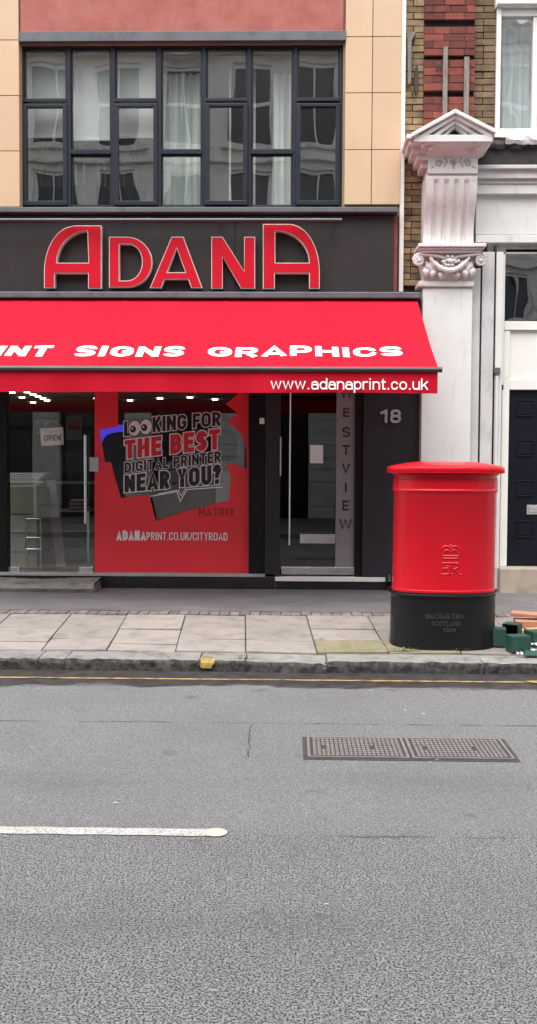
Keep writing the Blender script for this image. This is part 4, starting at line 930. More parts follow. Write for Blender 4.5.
flat_text('valance_lettering', 'www.adanaprint.co.uk', 270.5, 378.2, 428.5, 389.6, YB_-.026, m_white, aw, .132, gap=.085)

# ================================================================= NEIGHBOURING BUILDING
nb = empty('brick_building', 'old brick building with white stucco pilaster and doorway beside the shop', 'building')
YBk = 11.86
xb0 = at(397, 150, YBk).x; xwin = at(496, 70, YBk).x
z_ent = at(520, 150, YBk).z
mb = MB(); mb.box(XR+.03, xwin, YBk+.10, YBk+.5, 2.2, z_top); mb.build('brick_backing', m_mortar, nb)
xfar = 5.6
xwin1 = at(537, 70, YBk).x + .62
mb = MB(); mb.box(xwin1, xfar, YBk, YBk+.5, z_ent+.1, z_top); mb.box(xwin, xwin1, YBk+.003, YBk+.5, at(515, 0, YBk).z+.35, z_top); mb.build('wall', m_brickwall, nb)
# bricks one by one; shared meshes per length
ch, BL = .0748, .2255
bm_cache = {}
def brick_mesh(L, m):
    key = (round(L, 2), m.name)
    if key not in bm_cache:
        me = MB().box(-key[0]/2, key[0]/2, 0, .1, 0, ch-.0095).mesh('brick'); me.materials.append(m); bm_cache[key] = me
    return bm_cache[key]
def lay(x0, x1, z, row, m, Y, seedoff=0):
    x = x0; first = True
    while x < x1-.03:
        L = BL-.01 if not (first and row % 2) else BL/2-.01
        if random.random() < .25: L = BL/2-.01
        L = min(L, x1-x)
        if x1-(x+L) < .045: L = x1-x
        o = obj('brick', brick_mesh(L, m), None, nb); o.location = (x+L/2, Y+random.uniform(-.007, .005), z+random.uniform(-.002, .002)); o.scale = (L/round(L, 2), 1, random.uniform(.94, 1.02)); o.rotation_euler = (0, random.uniform(-.012, .012), random.uniform(-.02, .02))
        x += L+.01; first = False
zlow = at(410, 285, YBk).z; z = zlow; row = 0
xrl, xrr = at(424, 60, YBk).x, at(474.5, 60, YBk).x
zped = at(456, 128, YBk).z; ztop_v = at(450, -4, YBk).z
red_bands = [(at(450, y1, YBk).z, at(450, y0, YBk).z) for y0, y1 in ((-30, 20), (27, 56), (60, 91), (97, 126))]
nrow = int((ztop_v-zlow)/ch)+1
for i in range(nrow):
    z = zlow+i*ch
    lay(XR+.035, xrl if z > zped-.2 else at(424, 200, YBk).x, z, i, m_ybrick, YBk+.035)
    if z > at(485, 150, YBk).z: lay(xrr, xwin-.005, z, i+1, m_dbrick, YBk+.035)
mb = MB(); mb.box(xrl+.002, xrr-.002, YBk+.045, YBk+.12, zped-.2, ztop_v+.1); mb.build('red_backing', m_soot, nb)
for b0, b1 in red_bands:
    n = max(3, round((b1-b0)/.082)); 
    MB().box(xrl+.004, xrr-.004, YBk-.012, YBk+.05, b0+.004, b1-.002).build('red_band_core', m_rmortar, nb)
    hh = (b1-b0)/n
    for i in range(n):
        x = xrl; zz = b0+i*hh; k = i % 2
        Ls = [.12, .225, .225, .12] if k else [.225, .225, .12]
        tot = sum(Ls)+.008*(len(Ls)-1); scl = (xrr-xrl-.008*(len(Ls)-1))/sum(Ls)
        for L in Ls:
            L *= scl; me_k = ('red', round(L, 3), round(hh, 3))
            if me_k not in bm_cache:
                me = MB().box(-L/2, L/2, 0, .06, 0, hh-.008).mesh('brick'); me.materials.append(m_rbrick); bm_cache[me_k] = me
            o = obj('brick', bm_cache[me_k], None, nb); o.location = (x+L/2, YBk-.022+random.uniform(-.006, .004), zz+random.uniform(-.0015, .0015)); o.rotation_euler = (0, random.uniform(-.010, .010), random.uniform(-.02, .02)); x += L+.008
# white strip between the two buildings
mb = MB(); xa, xb = at(400.5, 120, 11.78).x, at(405, 120, 11.78).x
mb.box(xa, xb, 11.77, 11.9, at(402, 292, 11.78).z, z_top); tag(mb.build('party_wall_strip', m_woodwhite, nb, .006))
# iron fixings and battens on the wall
def thing_box(name, a, Y0_, Y1_, m, label, cat, bev=.003): return tag(box(name, a[0], a[1], Y0_, Y1_, a[2], a[3], m, None, bev), label, cat)
mb = MB(); a = rect(407, 33, 411, 85, YBk); p0 = a
mb.prism([(a[0]-.01, a[3]), (a[1]+.05, a[3]), (a[1], a[3]-.10), (a[1], a[2]+.05), (a[1]-.015, a[2]), (a[0]+.01, a[2]), (a[0], a[3]-.12)], YBk-.03, YBk+.03)
tag(mb.build('iron_bracket', m_timber, None, .003), 'long grey iron bracket on yellow brick beside the cream panels', 'bracket')
a = rect(414.5, 64, 418, 95, YBk); mb = MB(); mb.prism([(a[0], a[2]+.05), ((a[0]+a[1])/2, a[2]), (a[1], a[2]+.06), (a[1], a[3]-.04), ((a[0]+a[1])/2, a[3]), (a[0], a[3]-.05)], YBk-.01, YBk+.04)
tag(mb.build('wall_tie_plate', m_rust, None, .004), 'short rusty pointed iron plate on the yellow brick', 'wall tie')
a = rect(443, 47, 447.5, 116, YBk-.05); bt1 = thing_box('wall_batten', a, YBk-.06, YBk-.024, m_timber, 'taller left weathered batten rising above the white pediment', 'batten')
a = rect(464, 57, 469, 118, YBk-.05); bt2 = thing_box('wall_batten', a, YBk-.06, YBk-.024, m_timber, 'shorter right weathered batten rising above the white pediment', 'batten')
for o in (bt1, bt2): o['group'] = 'battens on the red brick'
a = rect(437, 62, 440.5, 71, YBk-.05); mb = MB(); mb.tube([(a[0], YBk-.02, a[2]), (a[0], YBk-.06, a[3]-.03), ((a[0]+a[1])/2, YBk-.06, a[3]), (a[1], YBk-.06, a[3]-.03), (a[1], YBk-.02, a[2])], .007, 6)
tag(mb.build('wall_staple', m_lead), 'small grey iron staple set in the red bricks', 'staple')
# upper sash window
a = rect(495.5, 14, 580, 129, YBk)
wn = MB(); zt_, zb_ = at(515, 13, YBk).z, at(515, 129, YBk).z
xg0 = at(500.5, 70, YBk).x; xg1 = at(533, 70, YBk).x
wn.box(xwin, xg0, YBk-.015, YBk+.14, zb_, zt_+.05); wn.box(xg1, xg1+.06, YBk+.02, YBk+.14, zb_, zt_-.035); wn.box(xg0, xwin1, YBk+.01, YBk+.14, zt_-.03, zt_+.05); wn.box(xwin-.002, xwin1, YBk-.02, YBk+.14, zb_-.10, zb_); wn.box(xwin1-.05, xwin1, YBk, YBk+.14, zb_, zt_-.03)
wno = wn.build('window', m_woodwhite, nb, .006)
MB().box(xwin-.02, xwin1, YBk-.05, YBk+.2, zt_+.055, at(515, 0, YBk).z+.35).build('window_head', m_woodwhite, nb, .01)
box('window_head_fillet', xwin-.012, xwin1+.01, YBk-.08, YBk-.04, at(515, 7, YBk).z, at(515, 3, YBk).z, m_woodwhite, nb, .01)
box('pane', xg0-.004, xg1+.004, YBk+.06, YBk+.065, zb_-.002, zt_-.028, m_glass_nb, wno)
box('pane', xg1+.056, xwin1-.046, YBk+.06, YBk+.065, zb_-.002, zt_-.028, m_glass_nb, wno)
Yc_ = YBk+.26
tag(MB().grid(lambda u, v: (xg0-.05+(xg1-xg0+.1)*u, Yc_+.02*math.sin(u*40)+.01*math.sin(u*17+2*v), zb_-.05+(zt_-zb_-.0)*v), 50, 6).build('net_curtain', m_curtain, smooth=True), 'white net curtain in the sash window above the broken sill', 'curtain')
mb = MB(); mb.box(xwin-.1, xwin1+.1, YBk+1.6, YBk+1.7, zb_-.3, zt_+.3); mb.box(xwin-.1, xwin1+.1, YBk+.5, YBk+1.6, zt_+.1, zt_+.2); mb.box(xwin-.1, xwin1+.1, YBk+.5, YBk+1.6, zb_-.3, zb_-.2); mb.box(xwin-.2, xwin-.1, YBk+.5, YBk+1.7, zb_-.3, zt_+.3); mb.box(xwin1+.1, xwin1+.2, YBk+.5, YBk+1.7, zb_-.3, zt_+.3); mb.build('bedroom_shell', m_room, nb)
# broken white sill
mb = MB(); xa = at(505, 141, YBk-.1).x; n = 30; zt2, zb2 = at(520, 137, YBk-.1).z, at(520, 145.5, YBk-.1).z
def sil(u, v):
    x = xa+(xfar-1.6-xa)*u; e = random.uniform(-.012, .012)
    return [(x, YBk+.02, zt2), (x, YBk-.15+e, zt2-.005), (x, YBk-.16+e*1.5, (zt2+zb2)/2+e), (x, YBk-.13+e*2, zb2+abs(e)*1.6), (x, YBk+.02, zb2+.01)][int(v*4+.5)]
mb.grid(sil, n, 4).build('broken_sill', m_stucco, nb)
# dark broken cornice bed, mouldings, frieze
def band(name, y0, y1, Yf, m, px0=476, px1=537, bev=.006, yback=None, x1=None):
    Z0_, Z1_ = at(506, y1, Yf).z, at(506, y0, Yf).z
    return box(name, at(px0, (y0+y1)/2, Yf).x, x1 or xfar, Yf, yback or YBk+.3, Z0_, Z1_, m, nb, bev)
band('broken_cornice_bed', 139.5, 164.5, YBk-.06, m_soot, 474)
mb = MB()
for i in range(16):
    p = at(478+i*4.2, 141+random.uniform(0, 5), YBk-.08); s = random.uniform(.03, .07)
    mb.ball((p.x, YBk-.07, p.z), s*1.4, s, s*.8, 6, 4)
mb.build('broken_stone_lumps', m_soot, nb)
band('cornice_moulding', 164.6, 168.5, YBk-.24, m_stucco_grey); band('cornice_moulding', 168.8, 178, YBk-.19, m_stucco_pink); band('cornice_moulding', 178.2, 183.5, YBk-.15, m_stucco_grey); band('cornice_moulding', 183.7, 193.8, YBk-.13, m_stucco)
band('frieze', 194, 234.6, YBk-.06, m_stucco); band('architrave', 234.8, 242.6, YBk-.085, m_stucco)
band('architrave', 242.9, 252.5, YBk+.02, m_stucco_grey, 488)
# ---- door case
def vstrip(name, x0, x1, y0, y1, Yf, m, yb=None, bev=.005, z0=None):
    a = rect(x0, y0, x1, y1, Yf); return box(name, a[0], a[1], Yf, yb or YBk+.3, z0 if z0 is not None else at((x0+x1)/2, y1, Yf).z, at((x0+x1)/2, y0, Yf).z, m, nb, bev)
zdst = at(505, 566, 11.9).z
vstrip('jamb_moulding', 470, 478.5, 268, 560, 11.74, m_stucco_grey, z0=pz(11.75)); vstrip('jamb_moulding', 478.7, 481, 262, 560, 11.78, m_soot, z0=pz(11.75)); vstrip('jamb_moulding', 480.5, 492.5, 252, 560, 11.755, m_stucco_grey, z0=pz(11.75))
vstrip('jamb_moulding', 492.7, 494.5, 245, 560, 11.80, m_soot, z0=pz(11.75)); vstrip('jamb_moulding', 494.3, 501.3, 252, 572, 11.77, m_stucco, z0=pz(11.75)+.02)
pipe = MB(); xq = at(496.8, 400, 11.74).x; pipe.tube([(xq, 11.745, at(497, 568, 11.74).z), (xq, 11.745, at(497, 376, 11.74).z)], .018, 8); pipe.build('cable_conduit', m_stucco, nb, smooth=True)
a = rect(494.5, 367.5, 500.5, 373.5, 11.72); box('conduit_clip', a[0], a[1], 11.715, 11.78, a[2], a[3], m_lead, nb, .006)
YD = 11.90
xd1 = at(508, 480, YD).x + 1.0
vstrip('door_frame', 500.5, 504.6, 254, 385, YD-.06, m_woodwhite)
a = rect(505, 255, 580, 321.5, YD); xo0 = at(504.4, 290, YD).x
fr_ = MB(); fr_.box(xo0, xd1, YD-.04, YD+.12, at(515, 330.5, YD).z, at(515, 321.8, YD).z); fr_.box(xo0, xd1, YD-.035, YD+.12, at(515, 390, YD).z, at(515, 379.5, YD).z); fr_.box(xo0, xd1, YD-.02, YD+.12, at(515, 254.5, YD).z, at(515, 251, YD).z+.02)
fr_.box(at(500.3, 450, YD).x, at(507.6, 450, YD).x, YD-.05, YD+.12, zdst, at(515, 390, YD).z-.002); fr_.box(xd1-.12, xd1+.4, YD-.03, YD+.12, zdst, at(515, 251, YD).z)
fr_.box(xo0, at(509.5, 350, YD).x, YD-.03, YD+.12, at(515, 379.3, YD).z, at(515, 330.7, YD).z)
dfr = fr_.build('door_surround', m_woodwhite, nb, .006)
box('overdoor_panel', at(509.6, 350, YD).x, xd1-.12, YD+.0, YD+.1, at(515, 379.3, YD).z, at(515, 330.7, YD).z, m_woodwhite, nb)
box('pane', xo0, xd1-.12, YD+.02, YD+.026, at(515, 321.6, YD).z, at(515, 254.3, YD).z, m_glass_nb, dfr)
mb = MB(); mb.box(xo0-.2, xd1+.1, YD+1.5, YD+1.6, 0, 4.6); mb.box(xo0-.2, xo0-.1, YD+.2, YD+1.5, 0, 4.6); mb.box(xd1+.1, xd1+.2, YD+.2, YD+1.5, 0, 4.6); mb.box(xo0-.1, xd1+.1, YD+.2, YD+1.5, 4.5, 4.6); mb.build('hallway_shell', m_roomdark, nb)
dr = box('door', at(507.7, 480, YD).x, xd1-.121, YD, YD+.05, zdst+.01, at(515, 390.2, YD).z, m_door, nb)
for y0, y1 in ((400, 416.5), (440, 456.5), (480.5, 496.5), (521, 537.5)):
    for x0, x1 in ((516.2, 534), (541, 559), (566, 584)):
        a = rect(x0, y0, x1, y1, YD); mb = MB(); q = .012
        mb.box(a[0], a[1], YD-.012, YD, a[2], a[2]+q); mb.box(a[0], a[1], YD-.012, YD, a[3]-q, a[3]); mb.box(a[0], a[0]+q, YD-.011, YD, a[2]+q, a[3]-q); mb.box(a[1]-q, a[1], YD-.011, YD, a[2]+q, a[3]-q)
        mb.box(a[0]+.03, a[1]-.03, YD-.006, YD, a[2]+.03, a[3]-.03); mb.build('door_panel', m_door, dr, .003)
a = rect(526.5, 505, 560, 514.5, YD); box('letter_plate', a[0], a[1], YD-.012, YD, a[2], a[3], m_steel_dull, dr, .003); a = rect(529.5, 507, 557, 512.5, YD-.012); box('letter_flap', a[0], a[1], YD-.018, YD-.012, a[2], a[3], m_steel_dull, dr, .002)
zst = at(515, 567, 11.8).z
ns_ = box('neighbour_step', at(499, 575, 11.68).x, xd1+.3, 11.62, YD+.1, SHOP_Z-.08, zst, m_step, None, .012); ns_.name = 'door_step'; tag(ns_, 'tan stone step below the black panelled door', 'step')
box('wall_low', xd1+.4, xfar, YBk+.003, YBk+.5, 0, z_ent-.002, m_stucco, nb)
# ---- pilaster with capital, console and pediment
pl = empty('pilaster', 'white stucco pilaster with fluted console, leafy capital and little pediment', 'pilaster')
YP = 11.62
xp0, xp1 = at(421.5, 400, YP).x, at(471, 400, YP).x
zc0, zc1 = at(446, 281, YP).z, at(446, 287.5, YP).z
def shaft(u, v): return (xp0+(xp1-xp0)*u, YP+.003*math.sin(7*u+9*v), pz(YP)+(zc1-pz(YP))*v)
mb = MB(); mb.box(xp0, xp1, YP, YBk+.3, pz(YP)-.05, zc1); mb.build('shaft', m_stucco, pl, .008)
a = at(418.5, 284, YP-.03).x, at(474.5, 284, YP-.03).x
box('necking', a[0], a[1], YP-.035, YBk+.2, zc1+.001, zc0, m_stucco_pink, pl, .02, 3)
# capital bell
zk0, zk1 = zc0+.001, at(450, 253.5, YP-.1).z
xm = (xp0+xp1)/2
def bell(u, v):
    q = v**2.2; hw = (xp1-xp0)/2*(0.96+.24*q); fy = YP+.005-.085*q
    s = u*4
    if s < 1: return (xm-hw, YBk+.1+(fy-YBk-.1)*s, zk0+(zk1-zk0)*v)
    if s < 3: return (xm-hw+2*hw*(s-1)/2, fy+.02*math.cos((s-2)*math.pi/2)*q, zk0+(zk1-zk0)*v)
    return (xm+hw, fy+(YBk+.1-fy)*(s-3), zk0+(zk1-zk0)*v)
mb = MB(); mb.grid(bell, 40, 10); mb.build('capital_bell', m_stucco_pink, pl, smooth=True)
zh = zk1-zk0
for sgn in (-1, 1):
    c = Vector((xm+sgn*((xp1-xp0)/2+.065), YP-.11, zk1-.075)); pts = []; rad = []
    for i in range(34):
        t = i/33; an = math.pi/2+sgn*-1*t*2.6*2*math.pi*.85; rr = .066*(1-t*.86)
        pts.append((c.x+rr*math.cos(an), c.y-.02*t, c.z+rr*math.sin(an))); rad.append(.016*(1-.45*t))
    mb = MB(); mb.tube(pts, rad, 7); mb.tube([(c.x, c.y-.01, c.z), (c.x, c.y+.10, c.z)], .05, 14); mb.tube([(c.x, c.y-.035, c.z), (c.x, c.y+.02, c.z)], .018, 8)
    mb.tube([(c.x, c.y-.01, c.z+.066), (xm+sgn*.12, YP-.10, zk1-.03), (xm+sgn*.03, YP-.10, zk1-.06)], [.02, .018, .012], 7)
    mb.build('volute', m_stucco_pink, pl, smooth=True)
    # leaf hanging beside the swag
    for kx, kz, ln, tilt in ((.21, .075, .15, .5), (.155, .10, .14, .3), (.255, .11, .15, .6), (.27, .17, .13, .1), (.18, .19, .12, -.1), (.09, .22, .10, 0)):
        def leaf(u, v, kx=kx, kz=kz, ln=ln, tilt=tilt):
            wv = .036*math.sin(math.pi*min(1, v*.93+.07))**.7*(1+.22*math.sin(v*19)); x = xm+sgn*(kx-.10*tilt*v)+(u-.5)*2*wv
            return (x, YP-.075-.035*math.sin(math.pi*v)+.02*abs(u-.5)*2-.02*v*(1-v), zk1-kz+.03-ln*v)
        MB().grid(leaf, 6, 12).build('acanthus_leaf', m_stucco_pink, pl, smooth=True)
pts = []; rad = []
for i in range(25):
    t = i/24*2-1; pts.append((xm+t*.225, YP-.13+.02*abs(t), zk0+.095+.15*t*t)); rad.append(.016+.016*(1-t*t)+.004*math.sin(i*2.1))
mb = MB(); mb.tube(pts, rad, 8); mb.build('swag', m_stucco_pink, pl, smooth=True)
mb = MB(); random.seed(5)
for i in range(22):
    an = random.uniform(0, 6.28); rr = random.uniform(0, 1); mb.ball((xm+rr*.11*math.cos(an), YP-.115-.02*(1-rr), zk1-.085+rr*.05*math.sin(an)), .022, .02, .018, 7, 5)
mb.build('fruit_cluster', m_stucco_pink, pl, smooth=True)
# abacus
mb = MB(); zb0, zb1 = zk1+.001, at(452, 243, YP-.2).z; dz_ = (zb1-zb0)
xa0, xa1 = at(418.5, 248, YP-.2).x, at(486.5, 248, YP-.2).x
for k, (t0, t1, e) in enumerate(((0, .3, -.05), (.3, .55, -.025), (.55, 1, 0))): mb.box(xa0-e*.8-.0, xa1+e*.8, YP-.2-e, YBk+.2, zb0+dz_*t0+.0006, zb0+dz_*t1)
mb.build('abacus', m_stucco_pink, pl, .01, seg=3)
# fluted scrolled console
zq0, zq1 = zb1+.001, at(452, 173.5, YP-.15).z
xq0, xq1 = at(425.5, 205, YP-.1).x, at(476.5, 205, YP-.1).x
def proj_(t):   # t 0 bottom .. 1 top, how far it stands out
    return .035+.215*(1/(1+math.exp(-(t-.52)*9)))+.03*math.exp(-((t-.04)/.08)**2)
NF = 4
def cons(u, v):
    t = v; y = YBk-.03-.10-proj_(t)
    if v > 0.0 and v < .93:
        fx = (u*1.0-.5)/.42
        ph = (u-.10)/.80*NF
        if 0 < ph < NF:
            d = abs((ph % 1)-.5)
            if d < .27: y += .030*math.sqrt(max(0, 1-(d/.27)**2))*min(1, (.93-v)*22)
    if t > .97: y += .01
    return (xq0+(xq1-xq0)*u, y, zq0+(zq1-zq0)*v)
mb = MB(); mb.grid(cons, 96, 44)
NV = 44
for sgn, xx in ((0, xq0), (1, xq1)):
    mb.add([cons(sgn, j/NV) for j in range(NV+1)]+[(xx, YBk+.2, zq0+(zq1-zq0)*j/NV) for j in range(NV+1)], [(j, j+1, NV+2+j, NV+1+j) for j in range(NV)])
mb.build('console', m_stucco_pink, pl, smooth=True)
# frieze block with scrollwork
YQ = YBk-.03-.10-.235-.03
zr0, zr1 = zq1+.001, at(452, 151.5, YQ).z
xf0, xf1 = at(428, 163, YQ).x, at(478, 163, YQ).x
box('frieze_block', xf0, xf1, YQ, YBk+.2, zr0, zr1, m_stucco, pl, .006)
m_orn = M('grey_carving', (.36, .32, .32), (.25, .22, .22), .8, 8, 60, .3)
fx = lambda px, py: tuple(at(px, py, YQ-.004))
def spir(cx, cy, r0, turns, sg, n=22): return [fx(cx+sg*r0*(1-i/n*.8)*math.cos(i/n*turns*6.283), cy-r0*(1-i/n*.8)*math.sin(i/n*turns*6.283)) for i in range(n+1)]
mb = MB()
mb.tube(spir(439, 163.5, 4, 1.4, 1), .006, 5); mb.tube(spir(467.5, 163, 4, 1.4, -1), .006, 5)
mb.tube([fx(445, 157), fx(447, 162), fx(444, 167)], .005, 5); mb.tube([fx(461, 156), fx(460, 162), fx(463, 167)], .005, 5)
for an in range(7): mb.tube([fx(453.5, 162), fx(453.5+4*math.cos(an*.9), 162+4*math.sin(an*.9))], [.009, .004], 5)
mb.tube([fx(453.5, 164), fx(453.5, 169)], .006, 5); mb.tube([fx(434, 166), fx(431.5, 168)], .005, 5); mb.tube([fx(472, 166), fx(475, 168)], .005, 5); mb.tube([fx(449, 157), fx(458, 156)], .004, 5)
mb.build('scroll_carving', m_orn, pl, smooth=True)
# bed mould and horizontal cornice: stepped with cyma, returns on both sides
YE = 11.27
zl = lambda py: at(454, py, YE).z
lv = [(151.6, 0), (149.5, .12), (147, .30), (144.6, .52), (143.0, .74), (142.8, .96), (135.2, 1.0)]
mb = MB(); cx0, cx1 = at(415, 139, YE).x, at(491.5, 139, YE).x
prev = None
rings = []
for py, t in lv:
    z = zl(py); hx0 = xf0-.005+(cx0-xf0)*t; hx1 = xf1+.005+(cx1-xf1)*t; fy = YQ-.004+(YE-YQ)*t
    rings.append([(hx0, YBk+.15, z), (hx0, fy, z), (hx1, fy, z), (hx1, YBk+.15, z)])
zlow_ = rings[0][0][2]
mb.add([p for r_ in rings for p in r_], [(i*4+j, i*4+j+1, (i+1)*4+j+1, (i+1)*4+j) for i in range(len(rings)-1) for j in range(3)] + [(0, 3, 2, 1), tuple((len(rings)-1)*4+j for j in range(4))])
# crisp fillets
mb.build('cornice', m_stucco_pink, pl)
box('cornice_fillet', cx0-.012, cx1+.012, YE-.012, YBk+.1, zl(142.2), zl(134.9), m_stucco, pl, .008)
# raking pediment: two thick sloping members in three steps, dark tympanum
ap = (455.5, 108.5); le = (411.5, 132.8); re_ = (496, 128.8)
def rake(d0, d1, Yf, m, name, over=0.0):
    # between perpendicular offsets d0..d1 (px below the top edge)
    for e, s in ((le, -1), (re_, 1)):
        ex = e[0]-(over if s < 0 else -over)
        pts = [(ap[0], ap[1]+d0), (ap[0], ap[1]+d1), (ex, e[1]+d1), (ex, e[1]+d0)]
        MB().prism([(at(x, y, Yf).x, at(x, y, Yf).z) for x, y in pts], Yf, YBk+.1).build(name, m, pl, .008)
rake(0, 4.5, YE-.05, m_stucco, 'raking_cornice', 0)
rake(4.7, 9.5, YE-.015, m_stucco_pink, 'raking_cornice', -4)
rake(9.7, 14.5, YE+.02, m_stucco_pink, 'raking_cornice', -10)
rake(14.7, 18.5, YE+.06, m_stucco, 'raking_cornice', -17)
tri = [(at(x, y, YE+.14).x, at(x, y, YE+.14).z) for x, y in ((424, 135.5), (487, 135.5), (455.5, 116))]
MB().prism(tri, YE+.14, YBk).build('tympanum', m_soot, pl)
# returns at the left end: broken stepped ends going back to the wall
mb = MB()
for k, (px, y0, y1, Yf) in enumerate(((406.5, 134, 139, 11.3), (409, 139, 145, 11.33), (412.5, 145, 152, 11.4), (417, 152, 160, 11.46), (421, 160, 168, 11.52))):
    a0 = at(px, y0, Yf); a1 = at(px+8, y1, Yf); mb.box(a0.x, xf0+.01, Yf, YBk+.02, a1.z+.002, a0.z)
mb.build('broken_cornice_return', m_stucco_pink, pl, .012)

# ================================================================= PILLAR BOX
pb = empty('pillar_box', 'wide oval red pillar box with black base standing on the kerb side', 'pillar box')
base = ground(442.5, 651); YPB = base.y+.30; zpb = pz(YPB)-.005
XPB = at(442.8, 560, YPB).x
EXP = 2.35
def sup(a, b, q):
    c, s = math.cos(q), math.sin(q)
    return a*math.copysign(abs(c)**(2/EXP), c), b*math.copysign(abs(s)**(2/EXP), s)
LEAN = .008
def pbp(x, y, z): return (XPB+x+LEAN*z, YPB+y, zpb+z)
def oval(prof, name, m, parent, n=72, cap=True, cap0=False):
    mb = MB(); k = len(prof); vs_ = []
    for (e, z) in prof:
        for i in range(n):
            q = 2*math.pi*i/n; x, y = sup(.447+e, .305+e, q); vs_.append(pbp(x, y, z))
    fs = [(i*n+j, i*n+(j+1) % n, (i+1)*n+(j+1) % n, (i+1)*n+j) for i in range(k-1) for j in range(n)]
    if cap: fs.append(tuple((k-1)*n+j for j in range(n)))
    if cap0: fs.append(tuple(range(n-1, -1, -1)))
    mb.add(vs_, fs); return mb.build(name, m, parent, smooth=True)
bs = oval([(.008, 0), (.006, .03), (.003, .10), (0, .40), (0, .428), (.005, .436), (.008, .445), (.008, .452), (.004, .460), (-.006, .463), (-.006, .485)], 'base', m_box_black, pb)
body = oval([(-.012, .470), (-.006, .472), (-.004, .480), (-.004, .492), (-.010, .497), (-.010, 1.315), (-.008, 1.318), (.000, 1.326), (.003, 1.335), (.000, 1.344), (-.007, 1.350), (-.007, 1.425), (-.003, 1.428), (-.003, 1.438), (-.010, 1.441), (-.012, 1.450), (-.006, 1.462), (.008, 1.474), (.028, 1.482)], 'body', m_box_red, pb)
capo = oval([(.02, 1.478), (.040, 1.480), (.048, 1.486), (.046, 1.500), (.052, 1.504), (.054, 1.514), (.053, 1.526), (.046, 1.533), (.02, 1.543), (-.05, 1.558), (-.13, 1.571), (-.22, 1.580), (-.27, 1.582)], 'cap', m_box_red, pb)
# beaded underside of the rim
mb = MB(); nb_ = 120
for i in range(nb_):
    q = 2*math.pi*i/nb_; x, y = sup(.447+.050, .305+.050, q); s = .0055
    p = pbp(x, y, 1.493); mb.box(p[0]-s, p[0]+s, p[1]-s, p[1]+s, p[2]-.008, p[2]+.008)
o = mb.build('rim_beading', m_box_red, capo); o['kind'] = 'stuff'
# side hinge plates of the door band
for sgn in (-1, 1):
    x, y = sgn*.436, .0; p = pbp(x, y, 1.335); mb = MB(); mb.box(p[0]-.008, p[0]+.008, p[1]-.05, p[1]+.05, p[2]-.01, p[2]+.09); mb.build('hinge_plate', m_box_red, body, .006)
def on_box(px, py, out=0.0):
    """point on the front of the box seen at a pixel of the photo"""
    a_, b_2 = .437, .295; Y = YPB-b_2
    for _ in range(6):
        P = at(px, py, Y); xx = min(.999, abs(P.x-XPB-LEAN*(P.z-zpb))/a_); Y = YPB-b_2*(1-xx**EXP)**(1/EXP)
    return Vector((P.x, Y-out, P.z))
def cyp_tube(pts, r=.0062): return MB().tube([on_box(x, y, .001) for x, y in pts], r, 6).build('royal_cypher', m_box_red, body, smooth=True)
arc = lambda cx, cy, rx, ry, a0, a1, n=10: [(cx+rx*math.cos(R(a0+(a1-a0)*i/n)), cy-ry*math.sin(R(a0+(a1-a0)*i/n))) for i in range(n+1)]
for pts in (arc(446, 550.5, 5, 4.5, 30, 215), arc(455.3, 550.5, 5, 4.5, 150, -35), arc(447, 552.5, 3, 2.6, 10, 190), arc(454.3, 552.5, 3, 2.6, 170, -10), [(450.6, 544), (450.6, 549)], [(449.2, 545.3), (452, 545.3)], [(442.7, 555.8), (458.3, 555.8)], [(443.4, 558.3), (457.6, 558.3)], [(441.4, 552.8), (442.8, 556)], [(459.8, 552.8), (458.4, 556)]): cyp_tube(pts)
cyp_tube(arc(450.6, 547.6, 1.6, 1.6, 0, 330), .005)
for pts in ([(442, 563), (458.3, 563)], [(443.5, 563), (442, 568), (441.3, 574)], [(442.5, 568.2), (448, 568.2)], [(440.2, 574), (448.5, 574)], [(452, 563), (451, 574)], arc(453.5, 565.8, 5, 2.8, 90, -90), [(453.5, 568.6), (459.8, 574.3)], [(450, 574), (452.5, 574)], [(458.5, 574.3), (461, 574.3)], [(446, 566), (449.6, 566.8)], [(447.6, 570), (449, 574)], [(449.3, 570), (450.2, 574)]): cyp_tube(pts, .0058)
def curved_text(s, x0, y0, x1, y1, parent, m):
    text_obj('casting_lettering', s, lambda u, v, w_: tuple(on_box(x0+(x1-x0)*u, y1+(y0-y1)*v, .0105+w_)), m, parent, (x1-x0)/(y1-y0), .14, .16, depth=.005)
m_cast = M('worn_casting', (.042, .040, .039), (.03, .03, .03), .5, 20, 60, .1)
curved_text('MACHAN ENG', 425.5, 613.6, 463, 619, bs, m_cast); curved_text('SCOTLAND', 431.5, 621, 461, 626, bs, m_cast); curved_text('1988', 442.5, 628, 455.5, 632, bs, m_cast)

# ================================================================= BOXES, BOARDS, WEEDS
def card_box(px, py, s, h, rot, label, tilt=0, open_dir='front', dep=None):
    """small open-ended green box; px, py: middle of its base"""
    g = ground(px, py); e = empty('green_box', label, 'box', 'small green boxes by the red pillar box')
    e.location = (g.x, g.y, pz(g.y)+.004); e.rotation_euler = (0, tilt, R(rot))
    t = .006; d = dep or s; hs_, hd = s/2, d/2
    mb = MB(); mb.box(-hs_, hs_, -hd, hd, 0, t); mb.box(-hs_, hs_, -hd, hd, h-t, h)
    mb.box(-hs_, hs_, hd-t, hd, t, h-t); mb.box(-hs_, -hs_+t, -hd, hd-t, t, h-t)
    if open_dir == 'right': mb.box(-hs_+t, hs_, -hd, -hd+t, t, h-t)
    else: mb.box(hs_-t, hs_, -hd, hd-t, t, h-t)
    b = mb.build('carton', m_greenbox, e, .002)
    if open_dir == 'right': box('inner_sheet', -hs_+.03, -hs_+.034, -hd+.008, hd-.008, t+.001, h-t-.001, m_inside, e)  # black sheet set across the inside of the carton
    else: box('inner_sheet', -hs_+.008, hs_-.008, hd-.03, hd-.026, t+.001, h-t-.001, m_inside, e)
    return e
